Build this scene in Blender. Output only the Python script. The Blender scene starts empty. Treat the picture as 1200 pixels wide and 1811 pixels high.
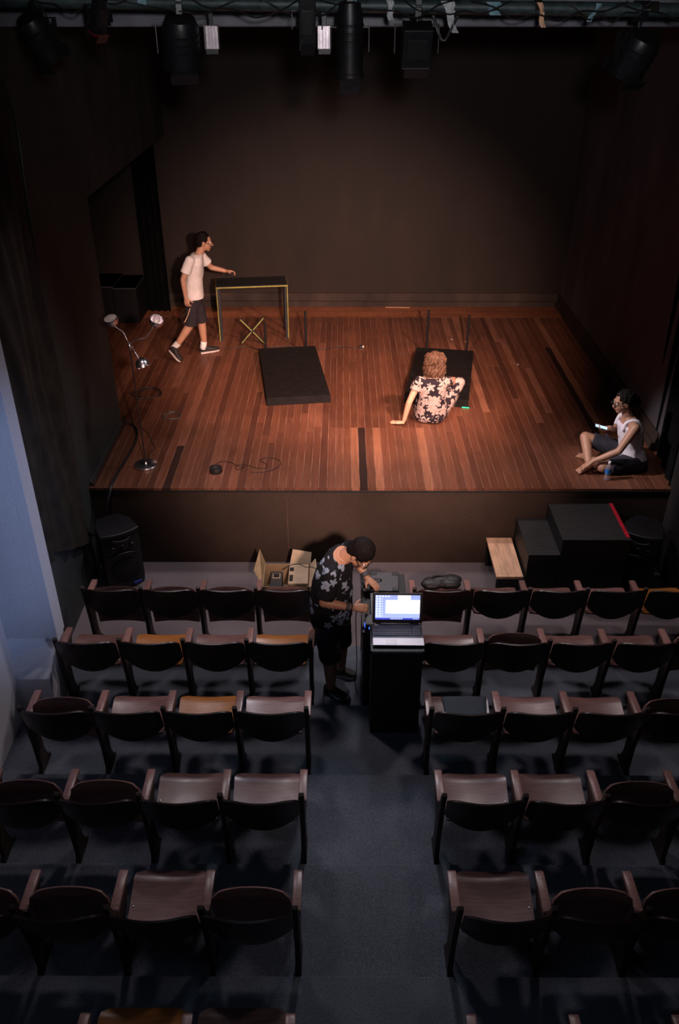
import bpy, bmesh, math, random
from mathutils import Vector, Matrix, Quaternion
random.seed(7)
SC = bpy.context.scene
COL = SC.collection
V = Vector
PI = math.pi

# ------------------------------------------------------------------ camera
cd = bpy.data.cameras.new('camera'); cam = bpy.data.objects.new('camera', cd); COL.objects.link(cam)
cd.sensor_fit = 'HORIZONTAL'; cd.sensor_width = 36.0; cd.lens = 1486.2347 / 1200 * 36
cd.clip_start = 0.05; cd.clip_end = 200
cam.location = (0, 0, 5.355); cam.rotation_euler = (math.radians(90 - 31.8835), 0, 0.0033)
SC.camera = cam
SC.view_settings.view_transform = 'Standard'; SC.view_settings.look = 'None'
SC.view_settings.gamma = 1.0; SC.view_settings.exposure = 0.0; SC.view_settings.use_curve_mapping = False

# ------------------------------------------------------------------ light
w = bpy.data.worlds.new('dark hall'); SC.world = w; w.use_nodes = True
w.node_tree.nodes['Background'].inputs[0].default_value = (0.5, 0.55, 0.8, 1)
w.node_tree.nodes['Background'].inputs[1].default_value = 0.004
def spot(name, loc, target, power, color, angle, blend=0.8, size=0.15):
    l = bpy.data.lights.new(name, 'SPOT'); l.energy = power; l.color = color
    l.spot_size = math.radians(angle); l.spot_blend = blend; l.shadow_soft_size = size
    o = bpy.data.objects.new(name, l); COL.objects.link(o); o.location = loc
    o.rotation_euler = (V(target) - V(loc)).to_track_quat('-Z', 'Y').to_euler()
    return o
WARM = (1.0, 0.66, 0.56)
spot('front_of_house_spot', (0.9, -0.6, 5.6), (0.0, 10.7, 1.12), 7000, WARM, 34, 1.0, 0.12)
spot('stage_right_spot', (2.7, 6.6, 5.0), (0.3, 10.1, 0.95), 1700, (1.0, 0.57, 0.42), 46, 1.0, 0.1)
spot('stage_centre_spot', (0.1, 6.85, 4.7), (0.0, 11.2, 0.95), 700, (1.0, 0.54, 0.38), 70, 1.0, 0.1)
spot('stage_left_spot', (-2.1, 6.95, 4.85), (2.93, 8.0, 1.3), 1350, (1.0, 0.86, 0.88), 15, 1.0, 0.1)
spot('house_wash_centre', (0.3, 8.3, 4.7), (0.2, 6.4, 0.0), 250, (1.0, 0.88, 0.90), 108, 1.0, 0.2)
spot('house_wash_left', (-1.7, 6.95, 4.8), (-0.3, 5.7, 0.0), 125, (1.0, 0.88, 0.92), 112, 1.0, 0.25)
spot('house_wash_right', (2.0, 6.95, 4.8), (0.9, 5.7, 0.0), 125, (1.0, 0.86, 0.88), 112, 1.0, 0.25)
spot('house_wash_rear', (0.2, 7.6, 4.8), (0.2, 3.9, 0.3), 80, (0.50, 0.70, 1.0), 40, 1.0, 0.25)
spot('blue_side_spot', (2.0, 0.6, 5.2), (-2.8, 5.3, 1.9), 820, (0.42, 0.56, 1.0), 21, 0.8, 0.2)
spot('beam_fill', (0.3, -0.3, 5.75), (0.2, 7.3, 4.95), 520, (1.0, 0.95, 0.96), 46, 0.7, 0.15)  # added fill that brightens the beam and upper walls, not a hall lamp
al = bpy.data.lights.new('shadow_fill', 'AREA'); al.energy = 6; al.color = (0.55, 0.72, 1.0); al.size = 2.0  # added cool fill to lift shadows between the rows, no real fixture
ao = bpy.data.objects.new('shadow_fill', al); COL.objects.link(ao); ao.location = (-0.4, 1.8, 5.95)

# ------------------------------------------------------------------ materials
MATS = {}
def srgb(r, g, b):
    f = lambda c: (c / 255 / 12.92) if c / 255 <= 0.04045 else ((c / 255 + 0.055) / 1.055) ** 2.4
    return (f(r), f(g), f(b), 1)
def nd(nt, t, **kw):
    n = nt.nodes.new(t)
    for k, v in kw.items(): setattr(n, k, v)
    return n
def math_n(nt, op, a, b=None, c=None):
    n = nd(nt, 'ShaderNodeMath', operation=op)
    for i, x in enumerate((a, b, c)):
        if x is None: continue
        if isinstance(x, (int, float)): n.inputs[i].default_value = x
        else: nt.links.new(x, n.inputs[i])
    return n.outputs[0]
def mixc(nt, f, a, b):
    n = nd(nt, 'ShaderNodeMix', data_type='RGBA')
    for i, x in ((0, f), (6, a), (7, b)):
        if isinstance(x, (int, float)): n.inputs[i].default_value = x
        elif isinstance(x, tuple): n.inputs[i].default_value = x
        else: nt.links.new(x, n.inputs[i])
    return n.outputs[2]
def ramp(nt, f, stops):
    r = nd(nt, 'ShaderNodeValToRGB')
    while len(r.color_ramp.elements) < len(stops): r.color_ramp.elements.new(0.5)
    for e, (p, c) in zip(r.color_ramp.elements, stops): e.position = p; e.color = c
    nt.links.new(f, r.inputs[0]); return r.outputs[0]
def base(name, rough=0.6, metal=0.0, spec=0.5):
    m = bpy.data.materials.new(name); m.use_nodes = True; nt = m.node_tree
    p = nt.nodes['Principled BSDF']; p.inputs['Roughness'].default_value = rough; p.inputs['Metallic'].default_value = metal
    p.inputs['Specular IOR Level'].default_value = spec
    MATS[name] = m; return m, nt, p
def coords(nt, kind='Object', scale=(1, 1, 1)):
    t = nd(nt, 'ShaderNodeTexCoord'); mp = nd(nt, 'ShaderNodeMapping'); mp.inputs['Scale'].default_value = scale
    if kind == 'World':
        g = nd(nt, 'ShaderNodeNewGeometry'); nt.links.new(g.outputs['Position'], mp.inputs[0])
    else: nt.links.new(t.outputs[kind], mp.inputs[0])
    return mp.outputs[0]
def noise(nt, vec, scale, detail=4, rough=0.55):
    n = nd(nt, 'ShaderNodeTexNoise'); n.inputs['Scale'].default_value = scale; n.inputs['Detail'].default_value = detail
    n.inputs['Roughness'].default_value = rough; nt.links.new(vec, n.inputs['Vector']); return n.outputs[0]
def bump(nt, p, h, strength, dist=0.01):
    b = nd(nt, 'ShaderNodeBump'); b.inputs['Strength'].default_value = strength; b.inputs['Distance'].default_value = dist
    nt.links.new(h, b.inputs['Height']); nt.links.new(b.outputs[0], p.inputs['Normal'])
def mat(name, col, rough=0.6, metal=0.0, scale=12, amt=0.25, stretch=(1, 1, 1), bumpy=0.1, spec=0.5, kind='Object', detail=4):
    """plain surface with a little uneven colour and relief"""
    m, nt, p = base(name, rough, metal, spec)
    v = coords(nt, kind, stretch); n = noise(nt, v, scale, detail)
    lo = tuple(c * (1 - amt) for c in col[:3]) + (1,); hi = tuple(min(1, c * (1 + amt)) for c in col[:3]) + (1,)
    nt.links.new(ramp(nt, n, [(0.3, lo), (0.7, hi)]), p.inputs['Base Color'])
    if bumpy: bump(nt, p, n, bumpy)
    return m
def emit(name, col, strength):
    m, nt, p = base(name, 0.4)
    p.inputs['Base Color'].default_value = (0.02, 0.02, 0.02, 1)
    p.inputs['Emission Color'].default_value = col; p.inputs['Emission Strength'].default_value = strength
    return m
def carpet(name, a, b, scale=260):
    m, nt, p = base(name, 0.95, 0, 0.15)
    v = coords(nt, 'World'); n1 = noise(nt, v, scale, 2, 0.7); n2 = noise(nt, v, 1.3, 3)
    c = ramp(nt, n1, [(0.32, a), (0.68, b)])
    d = ramp(nt, n2, [(0.3, (0.7, 0.7, 0.7, 1)), (0.7, (1.1, 1.1, 1.1, 1))])
    mx = nd(nt, 'ShaderNodeMix', data_type='RGBA', blend_type='MULTIPLY'); mx.inputs[0].default_value = 1
    nt.links.new(c, mx.inputs[6]); nt.links.new(d, mx.inputs[7]); nt.links.new(mx.outputs[2], p.inputs['Base Color'])
    bump(nt, p, n1, 0.5, 0.006); return m
def painted(name, a, b, marks=0.0, rough=0.7):
    """dark painted wall: blotches, drag marks, a few pale scuffs"""
    m, nt, p = base(name, rough, 0, 0.3)
    v = coords(nt, 'World', (1, 1, 0.35)); n = noise(nt, v, 2.2, 6, 0.6); f = noise(nt, coords(nt, 'World'), 40, 3)
    c = ramp(nt, n, [(0.3, a), (0.72, b)])
    if marks:
        s = noise(nt, coords(nt, 'World', (3, 3, 1.0)), 9, 6, 0.75)
        k = ramp(nt, s, [(0.70, (0, 0, 0, 1)), (0.76, (marks, marks, marks, 1))])
        c = mixc(nt, k, c, (0.35, 0.33, 0.34, 1))
    nt.links.new(c, p.inputs['Base Color']); bump(nt, p, f, 0.25, 0.004); return m
def wood_seat(name, dark, light, rough=0.33):
    m, nt, p = base(name, rough, 0, 0.5)
    v = coords(nt, 'Object', (5, 42, 8)); n = noise(nt, v, 1.6, 5, 0.6)
    oi = nd(nt, 'ShaderNodeObjectInfo')
    c = ramp(nt, n, [(0.28, dark), (0.75, light)])
    hs = nd(nt, 'ShaderNodeHueSaturation'); nt.links.new(c, hs.inputs['Color'])
    nt.links.new(math_n(nt, 'MULTIPLY_ADD', oi.outputs['Random'], 0.5, 0.75), hs.inputs['Value'])
    nt.links.new(hs.outputs[0], p.inputs['Base Color'])
    r = noise(nt, coords(nt, 'Object'), 7, 3); nt.links.new(math_n(nt, 'MULTIPLY_ADD', r, 0.3, rough - 0.12), p.inputs['Roughness'])
    bump(nt, p, n, 0.06, 0.003); return m
def plank_mat(name, stops, rough=0.42):
    m, nt, p = base(name, rough, 0, 0.4)
    oi = nd(nt, 'ShaderNodeObjectInfo')
    c = ramp(nt, oi.outputs['Random'], stops)
    off = nd(nt, 'ShaderNodeVectorMath', operation='SCALE'); cmb = nd(nt, 'ShaderNodeCombineXYZ')
    for i in range(3): nt.links.new(oi.outputs['Random'], cmb.inputs[i])
    nt.links.new(cmb.outputs[0], off.inputs[0]); off.inputs[3].default_value = 37.0
    def grain(sc):
        ad = nd(nt, 'ShaderNodeVectorMath', operation='ADD'); nt.links.new(coords(nt, 'World', sc), ad.inputs[0]); nt.links.new(off.outputs[0], ad.inputs[1]); return ad.outputs[0]
    g = noise(nt, grain((70, 2.5, 5)), 1.0, 5, 0.65)
    wv = noise(nt, coords(nt, 'World'), 1.1, 4, 0.6)
    k = ramp(nt, g, [(0.25, (0.55, 0.5, 0.48, 1)), (0.75, (1.25, 1.2, 1.15, 1))])
    mx = nd(nt, 'ShaderNodeMix', data_type='RGBA', blend_type='MULTIPLY'); mx.inputs[0].default_value = 1
    nt.links.new(c, mx.inputs[6]); nt.links.new(k, mx.inputs[7])
    k2 = ramp(nt, wv, [(0.3, (0.75, 0.75, 0.75, 1)), (0.7, (1.15, 1.15, 1.15, 1))])
    mx2 = nd(nt, 'ShaderNodeMix', data_type='RGBA', blend_type='MULTIPLY'); mx2.inputs[0].default_value = 1
    nt.links.new(mx.outputs[2], mx2.inputs[6]); nt.links.new(k2, mx2.inputs[7])
    nt.links.new(mx2.outputs[2], p.inputs['Base Color'])
    nt.links.new(math_n(nt, 'MULTIPLY_ADD', wv, 0.35, 0.28), p.inputs['Roughness'])
    bump(nt, p, g, 0.12, 0.002); return m
def floral(name, ground, petal, centre, scale, R, ax=(0, 2), petals=5, density=1.0, rough=0.85, veins=0.0):
    """printed cloth: petal shapes around scattered points"""
    m, nt, p = base(name, rough, 0, 0.2)
    co = coords(nt, 'Object')
    vo = nd(nt, 'ShaderNodeTexVoronoi', feature='F1'); vo.inputs['Scale'].default_value = scale
    vo.inputs['Randomness'].default_value = 0.85
    nt.links.new(co, vo.inputs['Vector'])
    sub = nd(nt, 'ShaderNodeVectorMath', operation='SUBTRACT'); nt.links.new(co, sub.inputs[0]); nt.links.new(vo.outputs['Position'], sub.inputs[1])
    sx = nd(nt, 'ShaderNodeSeparateXYZ'); nt.links.new(sub.outputs[0], sx.inputs[0])
    ln = nd(nt, 'ShaderNodeVectorMath', operation='LENGTH'); nt.links.new(sub.outputs[0], ln.inputs[0]); r = ln.outputs['Value']
    cs = nd(nt, 'ShaderNodeSeparateColor'); nt.links.new(vo.outputs['Color'], cs.inputs[0])
    an = math_n(nt, 'ARCTAN2', sx.outputs[ax[1]], sx.outputs[ax[0]])
    an = math_n(nt, 'ADD', an, math_n(nt, 'MULTIPLY', cs.outputs[0], 6.28))
    wob = noise(nt, co, 60, 2)
    pr = math_n(nt, 'MULTIPLY_ADD', math_n(nt, 'COSINE', math_n(nt, 'MULTIPLY', an, float(petals))), 0.22, 0.62)
    pr = math_n(nt, 'ADD', pr, math_n(nt, 'MULTIPLY', wob, 0.3))
    size = math_n(nt, 'MULTIPLY_ADD', cs.outputs[1], 0.5, 0.72)
    lim = math_n(nt, 'MULTIPLY', math_n(nt, 'MULTIPLY', pr, size), R)
    q = math_n(nt, 'SUBTRACT', lim, r)
    mask = math_n(nt, 'MINIMUM', math_n(nt, 'MAXIMUM', math_n(nt, 'MULTIPLY', q, 500.0), 0.0), 1.0)
    if density < 1: mask = math_n(nt, 'MULTIPLY', mask, math_n(nt, 'LESS_THAN', cs.outputs[2], density))
    shade = noise(nt, co, 26, 3)
    pc = mixc(nt, shade, petal, tuple(c * 0.72 for c in petal[:3]) + (1,))
    if veins:
        ve = nd(nt, 'ShaderNodeTexVoronoi', feature='DISTANCE_TO_EDGE'); ve.inputs['Scale'].default_value = 38
        nt.links.new(co, ve.inputs['Vector'])
        vm = math_n(nt, 'LESS_THAN', ve.outputs['Distance'], 0.055)
        pc = mixc(nt, math_n(nt, 'MULTIPLY', vm, veins), pc, ground)
    cm = math_n(nt, 'LESS_THAN', r, math_n(nt, 'MULTIPLY', size, R * 0.2))
    pc = mixc(nt, cm, pc, centre)
    nt.links.new(mixc(nt, mask, ground, pc), p.inputs['Base Color'])
    bump(nt, p, noise(nt, co, 90, 2), 0.15, 0.004); return m

M = MATS
mat('black_paint', (0.012, 0.012, 0.013), 0.55, bumpy=0.15, scale=30)
mat('black_velvet', (0.004, 0.0038, 0.004), 0.95, scale=9, bumpy=0.3, spec=0.05)
mat('black_cloth', (0.016, 0.014, 0.012), 0.95, scale=9, bumpy=0.3, spec=0.15)
mat('tarp_cloth', (0.030, 0.025, 0.020), 0.85, scale=6, bumpy=0.35, spec=0.25, amt=0.35)
mat('black_plastic', (0.010, 0.010, 0.012), 0.45, scale=60, bumpy=0.15)
mat('wing_black', (0.005, 0.005, 0.0055), 0.7, spec=0.2)
mat('grille_cloth', (0.006, 0.006, 0.007), 0.8, scale=300, bumpy=0.4)
mat('black_metal', (0.012, 0.013, 0.016), 0.4, 0.3, scale=30)
mat('green_pipe', (0.035, 0.055, 0.06), 0.5, 0.2, scale=14, amt=0.5)
mat('beam_paint', (0.12, 0.12, 0.15), 0.5, 0.0, scale=5, amt=0.3)
mat('chrome', (0.80, 0.76, 0.80), 0.26, 1.0, scale=5, amt=0.05, bumpy=0)
mat('dark_pole', (0.05, 0.035, 0.035), 0.35, 0.5)
mat('white_enamel', (0.75, 0.7, 0.68), 0.4)
mat('aluminium', (0.55, 0.48, 0.52), 0.35, 0.6, scale=20)
mat('gaffer_tape', (0.50, 0.52, 0.55), 0.6, scale=30, amt=0.35, bumpy=0.3)
mat('cyan_tape', (0.16, 0.30, 0.36), 0.6, scale=30)
mat('red_gel', (0.25, 0.01, 0.02), 0.3)
mat('glass_lens', (0.25, 0.27, 0.33), 0.08, 0.6, bumpy=0)
mat('cable_rubber', (0.012, 0.011, 0.012), 0.5, bumpy=0)
mat('grey_cable', (0.06, 0.055, 0.055), 0.45, bumpy=0)
mat('yellow_tape', (0.30, 0.26, 0.04), 0.6)
mat('red_tape', (0.55, 0.012, 0.03), 0.5)
mat('pale_wood', (0.78, 0.46, 0.29), 0.6, scale=3, stretch=(6, 1, 1), amt=0.3)
mat('seam_dust', (0.24, 0.14, 0.10), 0.9, scale=3, amt=0.75, kind='World', bumpy=0)
mat('raw_strip', (0.40, 0.20, 0.09), 0.6)
mat('cardboard', (0.42, 0.29, 0.16), 0.85, scale=8, amt=0.15)
mat('cardboard_inner', (0.50, 0.37, 0.25), 0.85, scale=8, amt=0.12)
mat('case_grey', (0.055, 0.055, 0.065), 0.5, scale=40, bumpy=0.2)
mat('step_black', (0.020, 0.018, 0.018), 0.6, scale=9, stretch=(1, 6, 1), amt=0.5)
mat('deck_black', (0.009, 0.0075, 0.008), 0.7, spec=0.2)
mat('device_grey', (0.045, 0.042, 0.045), 0.45)
mat('silver_plastic', (0.72, 0.68, 0.72), 0.4, 0.1, amt=0.03, bumpy=0)
mat('touch_grey', (0.60, 0.57, 0.60), 0.35, 0.1, amt=0.03, bumpy=0)
mat('key_black', (0.02, 0.02, 0.025), 0.5, bumpy=0)
mat('deck_grey', (0.13, 0.125, 0.15), 0.5, 0.0, bumpy=0)
mat('skin_light', (0.62, 0.33, 0.22), 0.5, scale=20, amt=0.08, bumpy=0.05)
mat('skin_tan', (0.46, 0.24, 0.15), 0.5, scale=20, amt=0.08, bumpy=0.05)
mat('skin_brown', (0.36, 0.19, 0.12), 0.5, scale=20, amt=0.08, bumpy=0.05)
mat('hair_black', (0.007, 0.005, 0.005), 0.75, scale=70, amt=0.5, bumpy=0.5, spec=0.12)
mat('hair_brown', (0.10, 0.050, 0.030), 0.6, scale=40, amt=0.75, bumpy=0.5, spec=0.25, stretch=(2, 2, 0.6))
mat('tshirt_white', (0.72, 0.66, 0.64), 0.85, scale=7, amt=0.1, bumpy=0.35)
mat('tank_white', (0.66, 0.62, 0.68), 0.85, scale=7, amt=0.1, bumpy=0.3)
mat('shorts_dark', (0.016, 0.011, 0.015), 0.85, scale=14, bumpy=0.2)
mat('shorts_navy', (0.018, 0.018, 0.026), 0.85, scale=14, bumpy=0.2)
mat('shorts_slate', (0.030, 0.034, 0.042), 0.85, scale=14, bumpy=0.2)
mat('shoe_black', (0.018, 0.015, 0.016), 0.7)
mat('shoe_teal', (0.010, 0.016, 0.018), 0.6)
mat('shoe_brown', (0.075, 0.06, 0.055), 0.7)
mat('sole_white', (0.55, 0.46, 0.44), 0.6)
mat('teal_mark', (0.45, 0.72, 0.76), 0.5)
mat('sock_white', (0.72, 0.68, 0.66), 0.9)
mat('eye_white', (0.7, 0.68, 0.66), 0.3, bumpy=0)
mat('eye_dark', (0.02, 0.012, 0.01), 0.2, bumpy=0)
mat('lip', (0.34, 0.13, 0.10), 0.5, bumpy=0)
mat('spectacle', (0.015, 0.012, 0.01), 0.35, bumpy=0)
mat('wrist_band', (0.05, 0.055, 0.06), 0.6)
mat('blue_label', (0.02, 0.16, 0.55), 0.4)
mat('blue_badge', (0.03, 0.07, 0.45), 0.4)
mat('bag_navy', (0.02, 0.028, 0.045), 0.7)
mat('bag_black', (0.014, 0.013, 0.015), 0.5, bumpy=0.4, scale=25)
mat('paper_white', (0.7, 0.66, 0.6), 0.8)
mat('plug_red', (0.35, 0.05, 0.04), 0.5)
mat('plaster', (0.62, 0.61, 0.64), 0.85, scale=70, amt=0.06, bumpy=0.25)
carpet('carpet_front', srgb(62, 54, 56), srgb(170, 156, 160))
carpet('carpet_tread', srgb(56, 60, 67), srgb(136, 142, 154))
carpet('stage_carpet', srgb(28, 22, 20), srgb(92, 76, 66), 150)
painted('wall_black', srgb(28, 26, 27), srgb(48, 44, 44), 0.5)
painted('wall_stage', srgb(32, 22, 16), srgb(44, 31, 23), 0.0, 0.6)
painted('wall_side_paint', srgb(64, 60, 63), srgb(96, 90, 94), 0.25)
painted('flat_black', srgb(46, 49, 50), srgb(70, 74, 75), 0.35)
painted('skirting_paint', srgb(40, 30, 26), srgb(70, 56, 48), 0.4)
wood_seat('seat_wood', srgb(104, 72, 68), srgb(146, 106, 100), 0.30)
wood_seat('seat_wood_orange', srgb(148, 88, 38), srgb(184, 118, 60), 0.32)
wood_seat('back_wood', srgb(26, 16, 13), srgb(50, 30, 23))
wood_seat('arm_wood', srgb(120, 86, 80), srgb(168, 126, 118), 0.3)
wood_seat('frame_wood', srgb(34, 24, 20), srgb(64, 44, 34), 0.5)
plank_mat('plank_wood', [(0.0, srgb(90, 56, 44)), (0.18, srgb(102, 64, 49)), (0.4, srgb(110, 70, 52)), (0.62, srgb(120, 76, 58)), (0.8, srgb(104, 66, 51)), (0.93, srgb(132, 87, 69)), (1.0, srgb(152, 104, 83))])
plank_mat('plank_dark', [(0.0, srgb(48, 33, 31)), (1.0, srgb(60, 42, 35))])
plank_mat('plank_light', [(0.0, srgb(142, 96, 74)), (1.0, srgb(156, 106, 83))])
plank_mat('plank_red', [(0.0, srgb(136, 83, 57)), (1.0, srgb(150, 96, 68))])
floral('jumpsuit_print', (0.022, 0.015, 0.022, 1), (0.60, 0.46, 0.42, 1), (0.40, 0.27, 0.25, 1), 11.0, 0.076, (0, 2), 5, 1.0, 0.85, 0.6)
floral('shirt_print', (0.010, 0.010, 0.013, 1), (0.30, 0.37, 0.48, 1), (0.05, 0.05, 0.10, 1), 11.5, 0.050, (0, 2), 5, 0.62)
emit('led_green', (0.02, 1.0, 0.35, 1), 2.2)
emit('led_blue', (0.05, 0.15, 1.0, 1), 3.0)
emit('phone_glow', (0.45, 0.62, 1.0, 1), 1.6)
m_, nt_, p_ = base('clear_plastic', 0.08, 0, 0.5); p_.inputs['Transmission Weight'].default_value = 0.85; p_.inputs['Base Color'].default_value = (0.86, 0.84, 0.9, 1); p_.inputs['IOR'].default_value = 1.2
def screen_mat():
    """laptop picture: icon columns, white window, task bar (generated x across, z up)"""
    m, nt, p = base('laptop_screen', 0.3)
    t = nd(nt, 'ShaderNodeTexCoord'); s = nd(nt, 'ShaderNodeSeparateXYZ'); nt.links.new(t.outputs['Generated'], s.inputs[0])
    x, z = s.outputs[0], s.outputs[2]
    def rect(x0, x1, z0, z1):
        a = math_n(nt, 'MULTIPLY', math_n(nt, 'GREATER_THAN', x, x0), math_n(nt, 'LESS_THAN', x, x1))
        b = math_n(nt, 'MULTIPLY', math_n(nt, 'GREATER_THAN', z, z0), math_n(nt, 'LESS_THAN', z, z1))
        return math_n(nt, 'MULTIPLY', a, b)
    col = mixc(nt, z, (0.42, 0.50, 0.92, 1), (0.34, 0.40, 0.84, 1))
    fx = math_n(nt, 'FRACT', math_n(nt, 'MULTIPLY', x, 15.0)); fz = math_n(nt, 'FRACT', math_n(nt, 'MULTIPLY', z, 10.0))
    dot = math_n(nt, 'MULTIPLY', math_n(nt, 'LESS_THAN', math_n(nt, 'ABSOLUTE', math_n(nt, 'SUBTRACT', fx, 0.5)), 0.3), math_n(nt, 'LESS_THAN', math_n(nt, 'ABSOLUTE', math_n(nt, 'SUBTRACT', fz, 0.5)), 0.3))
    ic = math_n(nt, 'MULTIPLY', dot, math_n(nt, 'MAXIMUM', rect(0.0, 0.16, 0.12, 1.0), rect(0.0, 0.34, 0.9, 1.0)))
    col = mixc(nt, ic, col, (0.85, 0.92, 1.0, 1))
    col = mixc(nt, rect(0.23, 1.0, 0.25, 0.81), col, (1, 1, 1, 1))
    col = mixc(nt, rect(0.5, 0.79, 0.8, 1.0), col, (1, 1, 1, 1))
    col = mixc(nt, rect(0.0, 1.0, 0.0, 0.07), col, (0.04, 0.05, 0.45, 1))
    tb = math_n(nt, 'MULTIPLY', math_n(nt, 'LESS_THAN', math_n(nt, 'FRACT', math_n(nt, 'MULTIPLY', x, 26.0)), 0.6), math_n(nt, 'MAXIMUM', rect(0.33, 0.62, 0.015, 0.055), rect(0.85, 0.98, 0.02, 0.05)))
    col = mixc(nt, tb, col, (0.7, 0.8, 1.0, 1))
    p.inputs['Base Color'].default_value = (0, 0, 0, 1)
    nt.links.new(col, p.inputs['Emission Color']); p.inputs['Emission Strength'].default_value = 1.25
    return m
screen_mat()

# ------------------------------------------------------------------ mesh helpers
def frame_of(d):
    d = V(d).normalized(); a = V((0, 0, 1)) if abs(d.z) < 0.9 else V((0, 1, 0))
    u = d.cross(a).normalized(); return u, d.cross(u).normalized(), d
class B:
    def __init__(self): self.bm = bmesh.new()
    def ring(self, c, u, v, a, b, n, e=2.0):
        out = []
        for i in range(n):
            t = 2 * PI * i / n; ct, st = math.cos(t), math.sin(t)
            if e != 2.0: ct = math.copysign(abs(ct) ** (2 / e), ct); st = math.copysign(abs(st) ** (2 / e), st)
            out.append(self.bm.verts.new(V(c) + V(u) * (a * ct) + V(v) * (b * st)))
        return out
    def skin(self, rings, caps=True):
        n = len(rings[0])
        for r0, r1 in zip(rings, rings[1:]):
            for i in range(n): self.bm.faces.new((r0[i], r0[(i + 1) % n], r1[(i + 1) % n], r1[i]))
        if caps: self.bm.faces.new(rings[0][::-1]); self.bm.faces.new(rings[-1])
        return self
    def box(self, c, s, rot=None):
        vs = []
        for x in (-1, 1):
            for y in (-1, 1):
                for z in (-1, 1):
                    p = V((x * s[0] / 2, y * s[1] / 2, z * s[2] / 2))
                    if rot: p = rot @ p
                    vs.append(self.bm.verts.new(V(c) + p))
        for f in ((0, 1, 3, 2), (4, 6, 7, 5), (0, 4, 5, 1), (2, 3, 7, 6), (0, 2, 6, 4), (1, 5, 7, 3)):
            self.bm.faces.new([vs[i] for i in f])
        return self
    def box2(self, lo, hi): 
        return self.box([(a + b) / 2 for a, b in zip(lo, hi)], [abs(b - a) for a, b in zip(lo, hi)])
    def cone(self, p0, p1, r0, r1, n=16):
        u, v, d = frame_of(V(p1) - V(p0)); return self.skin([self.ring(p0, u, v, r0, r0, n), self.ring(p1, u, v, r1, r1, n)])
    def cap(self, p0, p1, r0, r1, n=14):
        """tapered capsule"""
        p0, p1 = V(p0), V(p1); u, v, d = frame_of(p1 - p0); rs = []
        for k in (80, 50, 22): a = math.radians(k); rs.append(self.ring(p0 - d * r0 * math.sin(a), u, v, r0 * math.cos(a), r0 * math.cos(a), n))
        rs += [self.ring(p0, u, v, r0, r0, n), self.ring(p1, u, v, r1, r1, n)]
        for k in (22, 50, 80): a = math.radians(k); rs.append(self.ring(p1 + d * r1 * math.sin(a), u, v, r1 * math.cos(a), r1 * math.cos(a), n))
        return self.skin(rs)
    def limb(self, pts, rs):
        for a, b, r, q in zip(pts, pts[1:], rs, rs[1:]): self.cap(a, b, r, q)
        return self
    def ell(self, c, r, ax=None, n=16):
        ax = ax or (V((1, 0, 0)), V((0, 1, 0)), V((0, 0, 1))); rs = []
        for k in range(1, 10):
            a = PI * k / 10 - PI / 2
            rs.append(self.ring(V(c) + V(ax[2]) * r[2] * math.sin(a), ax[0], ax[1], r[0] * math.cos(a), r[1] * math.cos(a), n))
        return self.skin(rs)
    def loft(self, secs, n=22, e=2.3):
        """secs: (centre, side vector, depth vector, half width, half depth)"""
        return self.skin([self.ring(c, V(u).normalized(), V(v).normalized(), a, b, n, e) for c, u, v, a, b in secs])
    def tube(self, pts, r, n=8, sub=5):
        P = smooth_path(pts, sub); rs = []; u = None
        for i, p in enumerate(P):
            d = (P[min(i + 1, len(P) - 1)] - P[max(i - 1, 0)]).normalized()
            if u is None: u = frame_of(d)[0]
            u = (u - d * u.dot(d)).normalized(); rs.append(self.ring(p, u, d.cross(u), r, r, n))
        return self.skin(rs)
    def lathe(self, prof, c, axis=(0, 0, 1), n=28):
        u, v, d = frame_of(axis); return self.skin([self.ring(V(c) + d * h, u, v, max(r, 1e-4), max(r, 1e-4), n) for r, h in prof])
    def prism(self, poly, f0, f1):
        """poly of 2d points; f0/f1 map a 2d point to 3d on the two faces"""
        a = [self.bm.verts.new(f0(*q)) for q in poly]; b = [self.bm.verts.new(f1(*q)) for q in poly]; n = len(poly)
        self.bm.faces.new(a[::-1]); self.bm.faces.new(b)
        for i in range(n): self.bm.faces.new((a[i], a[(i + 1) % n], b[(i + 1) % n], b[i]))
        return self
    def sheet(self, f, nu, nv, th=0.0):
        """surface f(s,t) for s,t in 0..1, given thickness along its normals"""
        g = [[V(f(i / nu, j / nv)) for j in range(nv + 1)] for i in range(nu + 1)]
        if not th:
            q = [[self.bm.verts.new(p) for p in r] for r in g]
            for i in range(nu):
                for j in range(nv): self.bm.faces.new((q[i][j], q[i + 1][j], q[i + 1][j + 1], q[i][j + 1]))
            return self
        lay = []
        for s in (0, 1):
            L = []
            for i in range(nu + 1):
                r = []
                for j in range(nv + 1):
                    du = g[min(i + 1, nu)][j] - g[max(i - 1, 0)][j]; dv = g[i][min(j + 1, nv)] - g[i][max(j - 1, 0)]
                    r.append(self.bm.verts.new(g[i][j] + du.cross(dv).normalized() * th * s))
                L.append(r)
            lay.append(L)
        a, b = lay
        for i in range(nu):
            for j in range(nv):
                self.bm.faces.new((a[i][j], a[i][j + 1], a[i + 1][j + 1], a[i + 1][j])); self.bm.faces.new((b[i][j], b[i + 1][j], b[i + 1][j + 1], b[i][j + 1]))
        for i in range(nu):
            self.bm.faces.new((a[i][0], a[i + 1][0], b[i + 1][0], b[i][0])); self.bm.faces.new((a[i + 1][nv], a[i][nv], b[i][nv], b[i + 1][nv]))
        for j in range(nv):
            self.bm.faces.new((a[0][j + 1], a[0][j], b[0][j], b[0][j + 1])); self.bm.faces.new((a[nu][j], a[nu][j + 1], b[nu][j + 1], b[nu][j]))
        return self
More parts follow.
